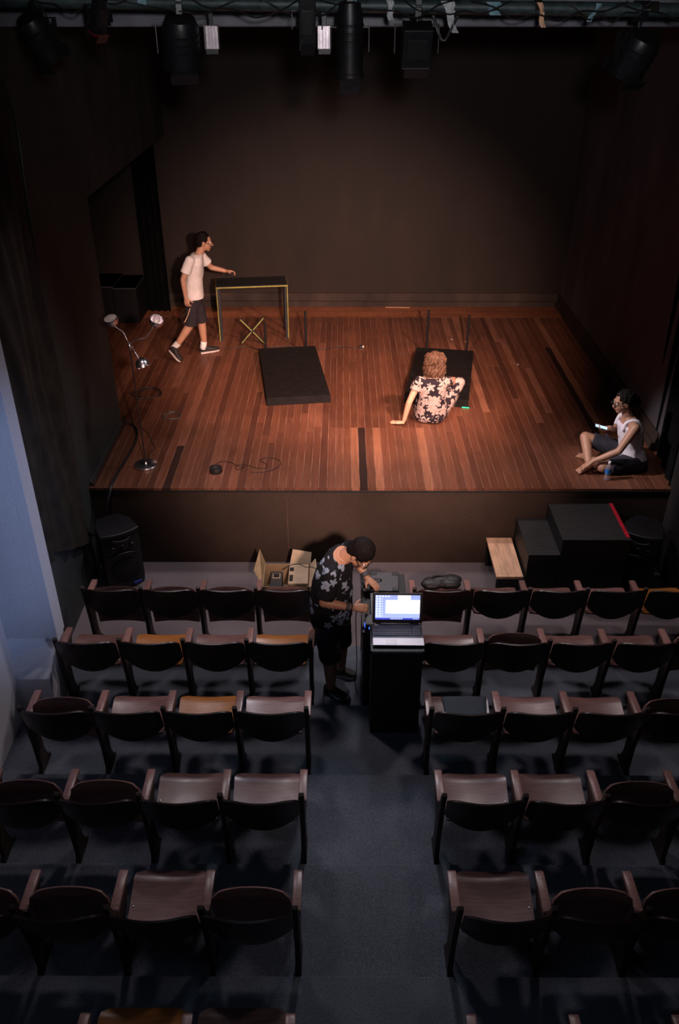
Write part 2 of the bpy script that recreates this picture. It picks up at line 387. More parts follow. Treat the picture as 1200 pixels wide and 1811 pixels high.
    def mesh(self, name, m, bevel=0, smooth=None, seg=2):
        bmesh.ops.recalc_face_normals(self.bm, faces=self.bm.faces)
        if bevel:
            ed = [e for e in self.bm.edges if len(e.link_faces) == 2 and e.calc_face_angle(0) > 0.6]
            bmesh.ops.bevel(self.bm, geom=ed, offset=bevel, segments=seg, affect='EDGES', profile=0.6)
        me = bpy.data.meshes.new(name); self.bm.to_mesh(me); self.bm.free()
        me.materials.append(M[m])
        if smooth is not None:
            me.shade_smooth()
            if smooth > 0: me.set_sharp_from_angle(angle=math.radians(smooth))
        return me
    def build(self, name, m, parent=None, bevel=0, smooth=None, seg=2, world=False):
        return link(name, self.mesh(name, m, bevel, smooth, seg), parent, world)
def smooth_path(pts, sub=5):
    P = [V(p) for p in pts]
    if len(P) < 3 or sub < 2: return P
    out = []
    for i in range(len(P) - 1):
        p0, p1, p2, p3 = P[max(i - 1, 0)], P[i], P[i + 1], P[min(i + 2, len(P) - 1)]
        for k in range(sub):
            t = k / sub
            out.append(0.5 * ((2 * p1) + (p2 - p0) * t + (2 * p0 - 5 * p1 + 4 * p2 - p3) * t * t + (3 * p1 - p0 - 3 * p2 + p3) * t ** 3))
    return out + [P[-1]]
def link(name, me, parent=None, world=False):
    o = bpy.data.objects.new(name, me); COL.objects.link(o)
    if parent:
        o.parent = parent
        if world: o.matrix_parent_inverse = base_inverse(parent)
    return o
def base_inverse(o):
    m = Matrix.Translation(o.location) @ o.rotation_euler.to_matrix().to_4x4() if not o.parent else Matrix.Identity(4)
    return m.inverted()
def tag(o, label=None, cat=None, group=None, kind=None):
    for k, v in (('label', label), ('category', cat), ('group', group), ('kind', kind)):
        if v: o[k] = v
    return o
def thing(name, label, cat, loc=(0, 0, 0), rz=0, group=None):
    o = bpy.data.objects.new(name, None); COL.objects.link(o); o.location = loc; o.rotation_euler = (0, 0, rz)
    o.empty_display_size = 0.1; return tag(o, label, cat, group)
def struct(name, b, m, bevel=0, smooth=None):
    return tag(b.build(name, m, None, bevel, smooth), kind='structure')
def part(o, b, name, m, bevel=0, smooth=None, seg=2): return b.build(name, m, o, bevel, smooth, seg)

# ------------------------------------------------------------------ setting
SZ = 0.947                      # stage height
YS = 7.56                       # stage front
XL, XR = -2.63, 3.53            # stage side walls
YB = 13.5                       # stage back wall
TREAD = {1: 0.0, 2: 0.085, 3: 0.153, 4: 0.214, 5: 0.279, 6: 0.330}
NOSE = {2: 6.08, 3: 5.234, 4: 4.432, 5: 3.606, 6: 2.807}
ROWY = {1: 6.404, 2: 5.598, 3: 4.767, 4: 3.942, 5: 3.122, 6: 2.268}
struct('floor', B().box2((-2.9, 6.08, -0.12), (3.6, YS, 0.0)), 'carpet_front')
for k in range(2, 7):
    y0 = NOSE.get(k + 1, -1.0)
    struct('floor', B().box2((-2.9, y0, -0.12), (3.6, NOSE[k], TREAD[k])), 'carpet_tread', 0.006)
struct('ceiling', B().box2((-5.2, -1.5, 6.0), (4.6, 14.2, 6.1)), 'black_paint')
# walls of the hall
struct('wall_left', B().box2((-2.95, -1.0, -0.12), (-2.67, 5.14, 6.0)), 'plaster')
pier = struct('wall_left', B().prism([(5.56, 0.0), (5.56, 0.80), (5.40, 0.785), (5.30, 0.70), (5.20, 0.60), (5.12, 0.55), (5.11, 0.0)],
    lambda y, z: V((-2.95, y, z)), lambda y, z: V((-2.375 - 0.06 * max(0, 5.4 - y), y, z))), 'plaster', 0.008)
B().box2((-2.95, 5.376, 0.6), (-2.447, 5.56, 6.0)).build('pier_face', 'plaster', pier)
B().box2((-2.448, 5.375, 0.74), (-2.362, 5.56, 6.0)).build('pier_edge', 'plaster', pier, 0.004)
struct('wall_left', B().box2((-2.80, 5.56, -0.12), (XL, 9.07, 6.0)), 'flat_black')
hd = struct('wall_left', B().box2((-2.80, 9.07, 3.53), (XL, YB, 6.0)), 'flat_black')
struct('wall_wing', B().box2((-5.0, 8.9, -0.12), (-4.7, YB, 6.0)), 'black_paint')
struct('wall_wing', B().box2((-4.7, 8.9, -0.12), (-2.80, 9.05, 6.0)), 'wall_black')
bw = struct('wall_back', B().box2((-5.0, YB, 0.0), (3.9, YB + 0.2, 6.0)), 'wall_stage')
struct('wall_right', B().box2((XR, 7.62, 0.0), (3.8, YB, 6.0)), 'wall_side_paint')
struct('wall_right', B().box2((3.42, -1.0, -0.12), (3.7, 7.62, 6.0)), 'wall_black')
struct('wall_rear', B().box2((-2.95, -1.2, -0.12), (3.7, -1.0, 6.0)), 'wall_black')
# baseboards: a board, and a ledge strip on it
bb = struct('baseboard_back', B().box2((-4.7, YB - 0.025, SZ), (XR - 0.02, YB, SZ + 0.21)), 'skirting_paint', 0.004)
B().box2((-4.7, YB - 0.06, SZ), (XR - 0.05, YB - 0.02, SZ + 0.085)).build('ledge', 'skirting_paint', bb, 0.005)
br = struct('baseboard_right', B().box2((XR - 0.025, 8.4, SZ), (XR, YB - 0.02, SZ + 0.21)), 'skirting_paint', 0.004)
B().box2((XR - 0.06, 8.4, SZ), (XR - 0.02, YB - 0.05, SZ + 0.085)).build('ledge', 'skirting_paint', br, 0.005)
bl = struct('baseboard_left', B().box2((XL, YS + 0.03, SZ), (XL + 0.02, 9.06, SZ + 0.05)), 'flat_black', 0.004)
B().box2((XL + 0.02, YS + 0.03, SZ), (XL + 0.045, 9.06, SZ + 0.03)).build('ledge', 'skirting_paint', bl, 0.004)
# stage body, carpeted front, planks
st = struct('stage_floor', B().box2((XL, YS + 0.012, 0.0), (XR, YB, SZ - 0.0025)).box2((-4.7, 9.07, 0.0), (XL, YB, SZ - 0.0025)), 'seam_dust')
sf = struct('stage_front', B().box2((XL, YS, 0.0), (-0.58, YS + 0.012, SZ - 0.05)), 'stage_carpet')
B().box2((-0.575, YS, 0.0), (3.42, YS + 0.012, SZ - 0.05)).build('carpet_panel', 'stage_carpet', sf)
B().box2((XL, YS - 0.012, SZ - 0.05), (3.5, YS + 0.012, SZ - 0.025)).build('edge_batten', 'black_paint', sf, 0.004)
ub = B().box((0, 0, 0), (1, 1, 1)).mesh('plank', 'plank_wood')
ubs = {'plank_wood': ub}
for k in ('plank_dark', 'plank_light', 'plank_red'):
    q = ub.copy(); q.materials.clear(); q.materials.append(M[k]); ubs[k] = q
def plank(x0, x1, y0, y1, m='plank_wood'):
    g = 0.0021
    o = link('plank', ubs[m], st); o.scale = (x1 - x0 - 2 * g, y1 - y0 - 2 * g, 0.025)
    o.location = ((x0 + x1) / 2, (y0 + y1) / 2, SZ - 0.0125 + random.uniform(-0.0010, 0.0006))
PW = 0.0855; YE = 12.92
n = int(round((XR + 4.7) / PW))
for i in range(n):
    x0 = -4.7 + i * (XR + 4.7) / n; x1 = -4.7 + (i + 1) * (XR + 4.7) / n; xc = (x0 + x1) / 2
    m = 'plank_wood'
    if x1 <= XL + 0.04:
        plank(x0, x1, 9.07, YE, m); continue
    special = {'d': (-1.88, 0.30, 2.36), 'l': (0.52, 1.70, 2.92)}
    br_ = [8.98 if -0.2 < xc < 1.0 else random.uniform(8.4, 10.2)] + ([random.uniform(10.8, 12.0)] if random.random() < 0.6 else [])
    if abs(xc - 3.03) < 0.044: br_ = [8.6]
    if abs(xc - 2.92) < 0.044: br_ = [8.4]
    ys = [YS - 0.012] + br_ + [YE]
    for j, (a, b) in enumerate(zip(ys, ys[1:])):
        m = 'plank_wood'
        if abs(xc - 3.03) < 0.044 and j == 1: m = 'plank_light'
        if abs(xc - 2.94) < 0.044 and j == 1: m = 'plank_dark'
        if abs(xc + 1.84) < 0.044 and j == 0: m = 'plank_dark'
        if abs(xc - 0.27) < 0.044 and j == 0: m = 'plank_dark'
        if (abs(xc - 0.17) < 0.044 or abs(xc - 0.36) < 0.044) and j == 0: m = 'plank_light'
        if abs(xc - 0.88) < 0.044 and j == 0: m = 'plank_light'
        plank(x0, x1, a, b, m)
for j in range(5):
    y0 = YE + j * (YB - 0.06 - YE) / 5; y1 = YE + (j + 1) * (YB - 0.06 - YE) / 5
    cuts = [-4.7, random.uniform(-1.8, -0.6), random.uniform(0.6, 2.0), XR - 0.06]
    for a, b in zip(cuts, cuts[1:]): plank(a, b, y0, y1, 'plank_red')

# beam and pipe over the stage front
struct('ceiling_beam', B().box2((-2.63, 7.40, 5.11), (3.42, 7.6, 5.36)), 'beam_paint', 0.01)

# ------------------------------------------------------------------ chairs
def armrest_bm(b, x):
    P = [(0.0, 0.592), (0.012, 0.61), (-0.01, 0.62), (-0.13, 0.622), (-0.255, 0.618), (-0.265, 0.605), (-0.25, 0.588), (-0.02, 0.585)]
    b.prism(P, lambda y, z: V((x - 0.027, y, z)), lambda y, z: V((x + 0.027, y, z)))
def frame_bm(b, x):
    P = [(-0.02, 0.588), (-0.045, 0.50), (-0.12, 0.42), (-0.175, 0.36), (-0.165, 0.16), (-0.125, 0.05), (-0.085, 0.03), (-0.085, 0.0), (-0.295, 0.0), (-0.295, 0.03), (-0.275, 0.06), (-0.285, 0.30), (-0.325, 0.60), (-0.36, 0.78), (-0.335, 0.79), (-0.262, 0.588)]
    b.prism(P, lambda y, z: V((x - 0.017, y, z)), lambda y, z: V((x + 0.017, y, z)))
def back_fn(s, t):
    u = 2 * s - 1; x = 0.243 * u
    zt = 0.825 - 0.055 * abs(u) ** 7; zb = 0.435 + 0.125 * u * u + 0.03 * abs(u) ** 6
    z = zb + (zt - zb) * t; lean = -0.30 - 0.115 * (z - 0.43) / 0.39
    return (x, lean - 0.055 * (1 - u * u) + 0.02, z)
def seat_fn(s, t):
    u = 2 * s - 1
    half = 0.232 - 0.05 * max(0, (t - 0.86) / 0.14) ** 2.2 - 0.02 * (1 - t)
    yf = 0.135 - 0.012 * abs(u) ** 3
    y = -0.27 + (yf + 0.27) * t
    z = 0.428 + 0.030 * t - 0.040 * max(0, (t - 0.8) / 0.2) ** 2 + 0.022 * abs(u) ** 2.2 - 0.010 * math.sin(PI * t)
    return (half * u, y, z)
def seat_up_fn(s, t):
    x, y, z = seat_fn(s, t); py, pz = -0.165, 0.415; a = math.radians(92)
    dy, dz = y - py, z - pz
    return (x, py + dy * math.cos(a) - dz * math.sin(a), pz + dy * math.sin(a) + dz * math.cos(a))
def me_back(): return B().sheet(back_fn, 18, 8, 0.013).mesh('backrest', 'back_wood', 0, 50)
def me_seat(fn, m): return B().sheet(fn, 16, 12, -0.016).mesh('seat', m, 0, 50)
ME = {'back': me_back()}
for m in ('seat_wood', 'seat_wood_orange'):
    ME['down', m] = me_seat(seat_fn, m); ME['up', m] = me_seat(seat_up_fn, m)
HP = 0.26
for sgn in (-1, 1):
    b = B(); armrest_bm(b, sgn * HP); ME['arm', sgn] = b.mesh('armrest', 'arm_wood', 0.008, 40)
    b = B(); frame_bm(b, sgn * HP); ME['frame', sgn] = b.mesh('side_frame', 'frame_wood', 0.004)
b = B(); b.lathe([(0.006, 0), (0.006, 0.003), (0.003, 0.005)], (0, 0, 0), n=10); ME['bolt'] = b.mesh('bolt', 'chrome', 0, 40)
b = B(); b.cone((-0.225, -0.165, 0.405), (0.225, -0.165, 0.405), 0.012, 0.012, 12); ME['hinge'] = b.mesh('hinge_bar', 'black_metal', 0, 40)
ORD = ['aisle end', 'second from the aisle', 'third from the aisle', 'fourth from the aisle', 'fifth from the aisle']
ROWN = {1: 'front row', 2: 'second row', 3: 'third row', 4: 'fourth row', 5: 'fifth row', 6: 'sixth row'}
def chair(row, side, i, state, wood='seat_wood'):
    sg = -1 if side == 'L' else 1
    x0 = -0.2558 if side == 'L' else 0.657
    xc = x0 + sg * (0.26 + 0.52 * i)
    col = 'orange wooden' if wood.endswith('orange') else 'dark wooden'
    lab = '%s folding seat %s, %s, %s block, %s from stage' % (col, 'lowered' if state == 'down' else 'tipped up', ORD[i], 'left' if side == 'L' else 'right', ROWN[row])
    t = thing('theatre_seat', lab, 'seat', (xc, ROWY[row], TREAD[row]), 0, 'wooden theatre seats')
    link('backrest', ME['back'], t)
    s = link('seat', ME[state, wood], t)
    if wood.endswith('orange'): s['label'] = 'lighter orange wooden seat board'
    if row == 1 and state == 'up': s.location.z = -0.045
    link('hinge_bar', ME['hinge'], t)
    for bx in (-0.2, 0.2):
        for by in (-0.12, -0.22):
            q = link('bolt', ME['bolt'], s)
            ss = (bx / 0.22 + 1) / 2; tt = (by + 0.27) / 0.405
            p = seat_fn(ss, tt) if state == 'down' else seat_up_fn(ss, tt)
            q.location = p
            if state == 'up': q.rotation_euler = (math.radians(92), 0, 0)
    for z in ([sg, -sg] if i == 0 else [sg]):
        link('armrest', ME['arm', z], t); link('side_frame', ME['frame', z], t)
    return t
O_ = 'seat_wood_orange'
PLAN = {('L', 1): 'uuuu', ('R', 1): 'udddD', ('L', 2): 'DdDd', ('R', 2): 'duddu', ('L', 3): 'dDdu', ('R', 3): 'dddu', ('L', 4): 'dduu', ('R', 4): 'dduu',
        ('L', 5): 'uduu', ('R', 5): 'duu', ('L', 6): 'dDu', ('R', 6): 'uud'}
for (side, row), s in PLAN.items():
    for i, c in enumerate(s): chair(row, side, i, 'up' if c == 'u' else 'down', O_ if c == 'D' else 'seat_wood')

# ------------------------------------------------------------------ stage furniture
def rotz(a): return Matrix.Rotation(a, 3, 'Z')
def platform(loc, rz, wd, dp, posts, label):
    t = thing('low_platform', label, 'platform', loc, rz, 'low black platforms')
    part(t, B().box((0, 0, 0.055), (wd, dp, 0.09)), 'deck', 'deck_black', 0.008)
    part(t, B().box((0, -dp / 2 - 0.006, 0.05), (wd, 0.012, 0.10)), 'front_board', 'deck_black', 0.003)
    for x in (-wd / 2 + 0.04, wd / 2 - 0.04):
        for y in (-dp / 2 + 0.1, dp / 2 - 0.1): part(t, B().box((x, y, 0.006), (0.06, 0.06, 0.012)), 'foot', 'black_plastic')
    for x, h in posts: part(t, B().cone((x, dp / 2 + 0.014, 0.0), (x, dp / 2 + 0.014, h), 0.017, 0.017, 10), 'post', 'black_metal')
    return t
platform((-0.66, 10.50, SZ), math.radians(8.0), 0.80, 1.72, ((-0.30, 0.47), (0.27, 0.60)), 'low black platform lying alone with two upright posts behind')
platform((1.31, 10.45, SZ), math.radians(-9.5), 0.80, 1.70, ((-0.26, 0.64), (0.30, 0.60)), 'low black platform behind the seated woman, with two posts')
t = thing('led_light', 'small green light glowing under the platform by the seated woman', 'light', (1.53, 9.535, SZ), math.radians(-9.5))
part(t, B().box((0, 0, 0.012), (0.11, 0.03, 0.016)), 'housing', 'black_plastic', 0.002)
part(t, B().box((0, -0.017, 0.012), (0.09, 0.006, 0.012)), 'lens', 'led_green', 0.002)

# table with yellow edging
t = thing('trestle_table', 'tall black table with yellow taped edges beside the walking man', 'table', (-1.32, 12.13, SZ), math.radians(7))
part(t, B().box((0, 0, 0.79), (1.02, 0.44, 0.03)), 'table_top', 'black_paint', 0.004)
part(t, B().box((0, -0.2225, 0.79), (1.02, 0.006, 0.016)), 'edge_tape', 'yellow_tape')
part(t, B().box((-0.5125, 0, 0.79), (0.006, 0.44, 0.010)), 'edge_tape', 'yellow_tape')
part(t, B().box((0.5125, 0, 0.79), (0.006, 0.44, 0.010)), 'edge_tape', 'yellow_tape')
for x in (-0.485, 0.485):
    for y in (-0.19, 0.19):
        lg = part(t, B().box((x, y, 0.387), (0.045, 0.045, 0.775)), 'leg', 'black_paint', 0.003)
        if y < 0: B().box((x + 0.02 * (1 if x > 0 else -1), y - 0.0245, 0.387), (0.010, 0.005, 0.77)).build('edge_tape', 'yellow_tape', lg)
part(t, B().box((0, 0.19, 0.71), (0.93, 0.02, 0.10)), 'apron', 'black_paint', 0.003)
t = thing('folding_trestle', 'black x-shaped folding stand with yellow edges under the table', 'stand', (-1.30, 11.74, SZ), math.radians(5))
for s in (-1, 1):
    lg = part(t, B().box((0, 0.018 * s, 0.20), (0.035, 0.03, 0.50), Matrix.Rotation(math.radians(42 * s), 3, 'Y')), 'leg', 'black_paint', 0.003)
    B().box((0, 0.018 * s - 0.017, 0.20), (0.012, 0.005, 0.49), Matrix.Rotation(math.radians(42 * s), 3, 'Y')).build('edge_tape', 'yellow_tape', lg)
part(t, B().cone((0, -0.04, 0.20), (0, 0.04, 0.20), 0.012, 0.012, 10), 'pivot', 'black_metal')

# floor lamp with three heads
t = thing('floor_lamp', 'chrome floor lamp with three small heads on curved arms', 'lamp', (-2.13, 8.03, SZ))
part(t, B().lathe([(0.125, 0), (0.128, 0.008), (0.126, 0.024), (0.118, 0.03), (0.02, 0.034), (0.012, 0.05)], (0, 0, 0), n=36), 'base', 'chrome', 0, 35)
part(t, B().cone((0, 0, 0.04), (0, 0, 1.36), 0.0085, 0.0085, 12), 'pole', 'dark_pole', 0, 40)
part(t, B().lathe([(0.012, 0), (0.017, 0.01), (0.017, 0.05), (0.010, 0.06)], (0, 0, 1.33), n=14), 'collar', 'chrome', 0, 40)
def lamp_head(arm, c, aim, shade_mat, inner):
    h = part(t, B().tube(arm, 0.006, 8), 'arm', 'chrome', 0, 60)
    d = V(aim).normalized()
    q = part(t, B().lathe([(r * 1.15, h) for r, h in [(0.012, -0.075), (0.03, -0.066), (0.052, -0.042), (0.062, -0.01), (0.060, 0.022), (0.055, 0.022), (0.055, -0.008), (0.044, -0.036), (0.02, -0.058)]], c, d, 24), 'lamp_shade', shade_mat, 0, 50)
    B().ell(V(c) - d * 0.012, (0.026, 0.026, 0.026), n=12).build('bulb', inner, q, 0, 60)
lamp_head([(0, 0, 1.38), (-0.02, 0.0, 1.44), (-0.05, 0.02, 1.50), (-0.10, 0.03, 1.54), (-0.14, 0.03, 1.57)], (-0.16, 0.04, 1.625), (-0.15, -0.3, 0.9), 'chrome', 'white_enamel')
lamp_head([(0, 0, 1.38), (0.03, 0.0, 1.42), (0.10, 0.0, 1.44), (0.17, 0.01, 1.46), (0.23, 0.02, 1.53), (0.26, 0.03, 1.57)], (0.29, 0.04, 1.62), (0.35, -0.35, 0.8), 'chrome', 'white_enamel')
lamp_head([(0, 0, 1.38), (0.03, -0.02, 1.37), (0.06, -0.05, 1.32), (0.10, -0.09, 1.27)], (0.135, -0.115, 1.215), (0.35, -0.35, -0.8), 'chrome', 'white_enamel')
def disc_on(c, d, r, m, parent, name='reflector'): B().lathe([(r, 0), (r, 0.003)], c, d, 20).build(name, m, parent)
d = V((-0.15, -0.3, 0.9)).normalized(); part(t, B().lathe([(0.064, 0), (0.064, 0.003), (0.02, 0.006)], V((-0.16, 0.04, 1.625)) + d * 0.016, d, 24), 'diffuser', 'white_enamel', 0, 40)

def cable(name, pts, r, m, label, cat='cable', sub=6): return tag(B().tube(pts, r, 6, sub).build(name, m, None, 0, 60), label, cat)
z0 = SZ + 0.006
cable('lamp_cord', [(-2.13, 8.16, z0), (-2.15, 8.3, z0), (-2.11, 8.42, z0), (-2.16, 8.55, z0), (-2.25, 8.78, z0), (-2.36, 8.95, z0), (-2.42, 9.1, z0)], 0.004, 'cable_rubber', 'thin black lamp cord trailing behind the floor lamp')
def coil(cx, cy, n, rx, ry, z=z0, seed=1):
    rnd = random.Random(seed); out = []
    for k in range(n * 7 + 1):
        a = 2 * PI * k / 7 + seed; q = 0.75 + 0.5 * rnd.random()
        out.append((cx + rx * q * math.cos(a) + 0.01 * k * rx, cy + ry * q * math.sin(a), z + 0.004 * (k % 3)))
    return out
cable('coiled_cord', coil(-2.08, 9.28, 3, 0.10, 0.10, seed=3), 0.004, 'grey_cable', 'small tangle of grey cord on boards behind the floor lamp')
cable('coiled_cord', coil(-2.52, 9.95, 4, 0.17, 0.16, seed=5), 0.004, 'cable_rubber', 'dark cord heaped on boards beside the left wing wall')
cable('floor_cable', [(-1.72, 11.52, z0), (-1.4, 11.62, z0), (-1.2, 11.52, z0), (-0.95, 11.62, z0), (-0.55, 11.58, z0), (-0.3, 11.5, z0), (-0.05, 11.62, z0), (0.16, 11.56, z0), (0.24, 11.58, z0)], 0.005, 'cable_rubber', 'thin black cable crossing the boards behind the left platform')
t = thing('plug', 'small black and white plug with red tip on centre stage boards', 'plug', (0.27, 11.58, SZ))
part(t, B().box((0, 0, 0.02), (0.05, 0.045, 0.035)), 'body', 'black_plastic', 0.005)
part(t, B().box((0.032, 0, 0.022), (0.016, 0.032, 0.026)), 'face', 'paper_white', 0.003)
part(t, B().cone((0.038, 0, 0.022), (0.056, 0, 0.022), 0.008, 0.006, 8), 'tip', 'plug_red')
cable('thin_string', [(0.50, 11.42, SZ + 0.003), (0.62, 11.55, SZ + 0.003), (0.78, 11.40, SZ + 0.003), (0.92, 11.35, SZ + 0.003)], 0.002, 'grey_cable', 'thin loose string on boards left of the platform by the woman', 'string')
# tape spool with loose cord
t = thing('tape_roll', 'black roll of tape on boards near the stage edge', 'tape', (-1.352, 7.90, SZ))
part(t, B().lathe([(0.034, 0), (0.066, 0), (0.068, 0.004), (0.068, 0.05), (0.066, 0.054), (0.034, 0.054), (0.032, 0.05), (0.032, 0.004), (0.034, 0)], (0, 0, 0), n=30), 'tape_body', 'cable_rubber', 0, 40)
part(t, B().lathe([(0.028, 0.001), (0.0335, 0.001), (0.0335, 0.052), (0.028, 0.052), (0.028, 0.001)], (0, 0, 0), n=24), 'core', 'device_grey', 0, 40)
P = [(-1.36, 7.99), (-1.37, 8.07), (-1.30, 8.13), (-1.20, 8.09), (-1.13, 8.02), (-1.06, 8.0), (-1.12, 7.94), (-1.16, 8.01), (-1.10, 8.06), (-1.00, 8.02), (-0.92, 7.98), (-0.82, 7.98), (-0.82, 8.06), (-0.90, 8.16), (-0.80, 8.22), (-0.68, 8.14), (-0.68, 8.02), (-0.80, 7.90), (-0.98, 7.88)]
cable('loose_cord', [(x, y, z0 - 0.001) for x, y in P], 0.0035, 'cable_rubber', 'looped thin black cord beside the tape roll')
tag(B().box((0.90, 13.40, SZ + 0.006), (0.40, 0.03, 0.012), rotz(-0.03)).build('wooden_strip', 'raw_strip', None, 0.002), 'short pale wooden strip lying against the back skirting', 'wood')
for x, y, lab in ((1.62, 11.93, 'tiny white paper scrap between the two posts'), (1.83, 11.83, 'tiny white paper scrap right of the platform posts'), (2.43, 10.95, 'tiny white paper scrap on open boards at stage right')):
    tag(B().box((x, y, SZ + 0.003), (0.035, 0.02, 0.003), rotz(x * 3)).build('paper_scrap', 'paper_white'), lab, 'paper', 'paper scraps')
# heavy cable: off the stage, down the face, up the wall seam
cable('heavy_cable', [(-2.60, 9.16, SZ + 0.06), (-2.60, 9.05, SZ + 0.02), (-2.50, 9.02, SZ + 0.02), (-2.40, 8.86, SZ + 0.02), (-2.36, 8.60, SZ + 0.02), (-2.36, 8.32, SZ + 0.02), (-2.39, 7.9, SZ + 0.02), (-2.40, 7.6, SZ + 0.02), (-2.41, 7.50, SZ - 0.04), (-2.44, 7.44, 0.80), (-2.49, 7.40, 0.62), (-2.55, 7.36, 0.53), (-2.595, 7.25, 0.56), (-2.60, 7.15, 0.75), (-2.60, 7.10, 1.2), (-2.605, 7.12, 2.0), (-2.605, 7.14, 2.8), (-2.605, 7.25, 3.9), (-2.605, 7.32, 4.4), (-2.605, 7.2, 4.75)], 0.014, 'cable_rubber', 'thick black cable looping off the stage and up the left wall')
# draped cloth on the left wall
def drape(s, t):
    y = 5.62 + s * 1.50; z0_ = 0.86 - 0.55 * max(0, s - 0.45) + 0.25 * (1 - s); z = z0_ + (4.75 - z0_) * t
    f = 0.030 * math.sin(9 * s + 3.2 * (1 - t) * 2.2) + 0.018 * math.sin(23 * s - 5 * t) * (1 - 0.6 * t) + 0.012 * math.sin(41 * s + 9 * t)
    return (XL + 0.055 + f * (0.35 + 0.65 * math.sin(PI * min(1, s * 1.02)) ** 0.5), y, z)
tag(B().sheet(drape, 60, 40, 0.006).build('wall_drape', 'tarp_cloth', None, 0, 60), 'brownish black cloth draped in folds over the left wall', 'cloth')
# black curtain at stage right, and the leg in the left wing
def curt(s, t):
    y = 7.60 + 1.32 * s; x = 3.40 + 0.19 * s ** 0.7 - 0.135 * t * s
    return (x + 0.022 * math.sin(s * 34 + 0.6 * t), y + 0.012 * math.sin(s * 50), SZ + 0.01 + (5.95 - SZ) * t)
tag(B().sheet(curt, 90, 10, 0.005).build('stage_curtain', 'black_velvet', None, 0, 60), 'long black curtain hanging at stage right behind the seated man', 'curtain')
def leg_(s, t): return (-3.11 + 0.36 * s, 13.2 + 0.03 * math.sin(s * 24), SZ + 0.01 + (3.0 - 0.0) * t)
tag(B().sheet(leg_, 50, 4, 0.005).build('wing_curtain', 'black_velvet', None, 0, 60), 'narrow black curtain hanging at the back left wing', 'curtain')
# black cupboards in the wing
def cupboard(x0, x1, y0, y1, z0_, z1, label, doors):
    t = thing('cupboard', label, 'cupboard', ((x0 + x1) / 2, (y0 + y1) / 2, z0_))
    w_, d_, h_ = x1 - x0, y1 - y0, z1 - z0_
    part(t, B().box((0, 0.01, h_ / 2), (w_, d_ - 0.02, h_)), 'body', 'wing_black', 0.004)
    part(t, B().box((0, -0.005, h_ - 0.008), (w_ + 0.01, d_ + 0.01, 0.016)), 'top', 'device_grey', 0.003)
    for k in range(doors):
        dw = w_ / doors; q = part(t, B().box((-w_ / 2 + dw * (k + 0.5), -d_ / 2 + 0.006, h_ / 2 - 0.01), (dw - 0.008, 0.012, h_ - 0.05)), 'door', 'wing_black', 0.003)
        B().box((-w_ / 2 + dw * (k + 0.5) + dw * 0.36, -d_ / 2 - 0.006, h_ / 2), (0.012, 0.012, 0.09)).build('handle', 'black_metal', q, 0.003)
cupboard(-3.86, -3.50, 12.70, 13.40, SZ, 1.50, 'low black cupboard in the left wing, farther from the stage', 1)
cupboard(-3.49, -3.14, 12.62, 13.32, SZ, 1.50, 'low black cupboard in the left wing, nearer the stage', 1)

# water bottle
t = thing('water_bottle', 'clear plastic water bottle with blue label beside the seated man', 'bottle', (2.80, 7.745, SZ))
part(t, B().lathe([(0.004, 0.004), (0.026, 0.0), (0.031, 0.006), (0.031, 0.05), (0.029, 0.065), (0.031, 0.08), (0.031, 0.135), (0.028, 0.155), (0.014, 0.185), (0.012, 0.195), (0.012, 0.205), (0.003, 0.205)], (0, 0, 0), n=24), 'bottle_body', 'clear_plastic', 0, 50)
part(t, B().lathe([(0.0312, 0.085), (0.0322, 0.085), (0.0322, 0.13), (0.0312, 0.13), (0.0312, 0.085)], (0, 0, 0), n=24), 'label', 'blue_label', 0, 40)
part(t, B().lathe([(0.0145, 0.196), (0.0145, 0.216), (0.012, 0.219), (0.002, 0.219)], (0, 0, 0), n=16), 'cap', 'silver_plastic', 0, 40)

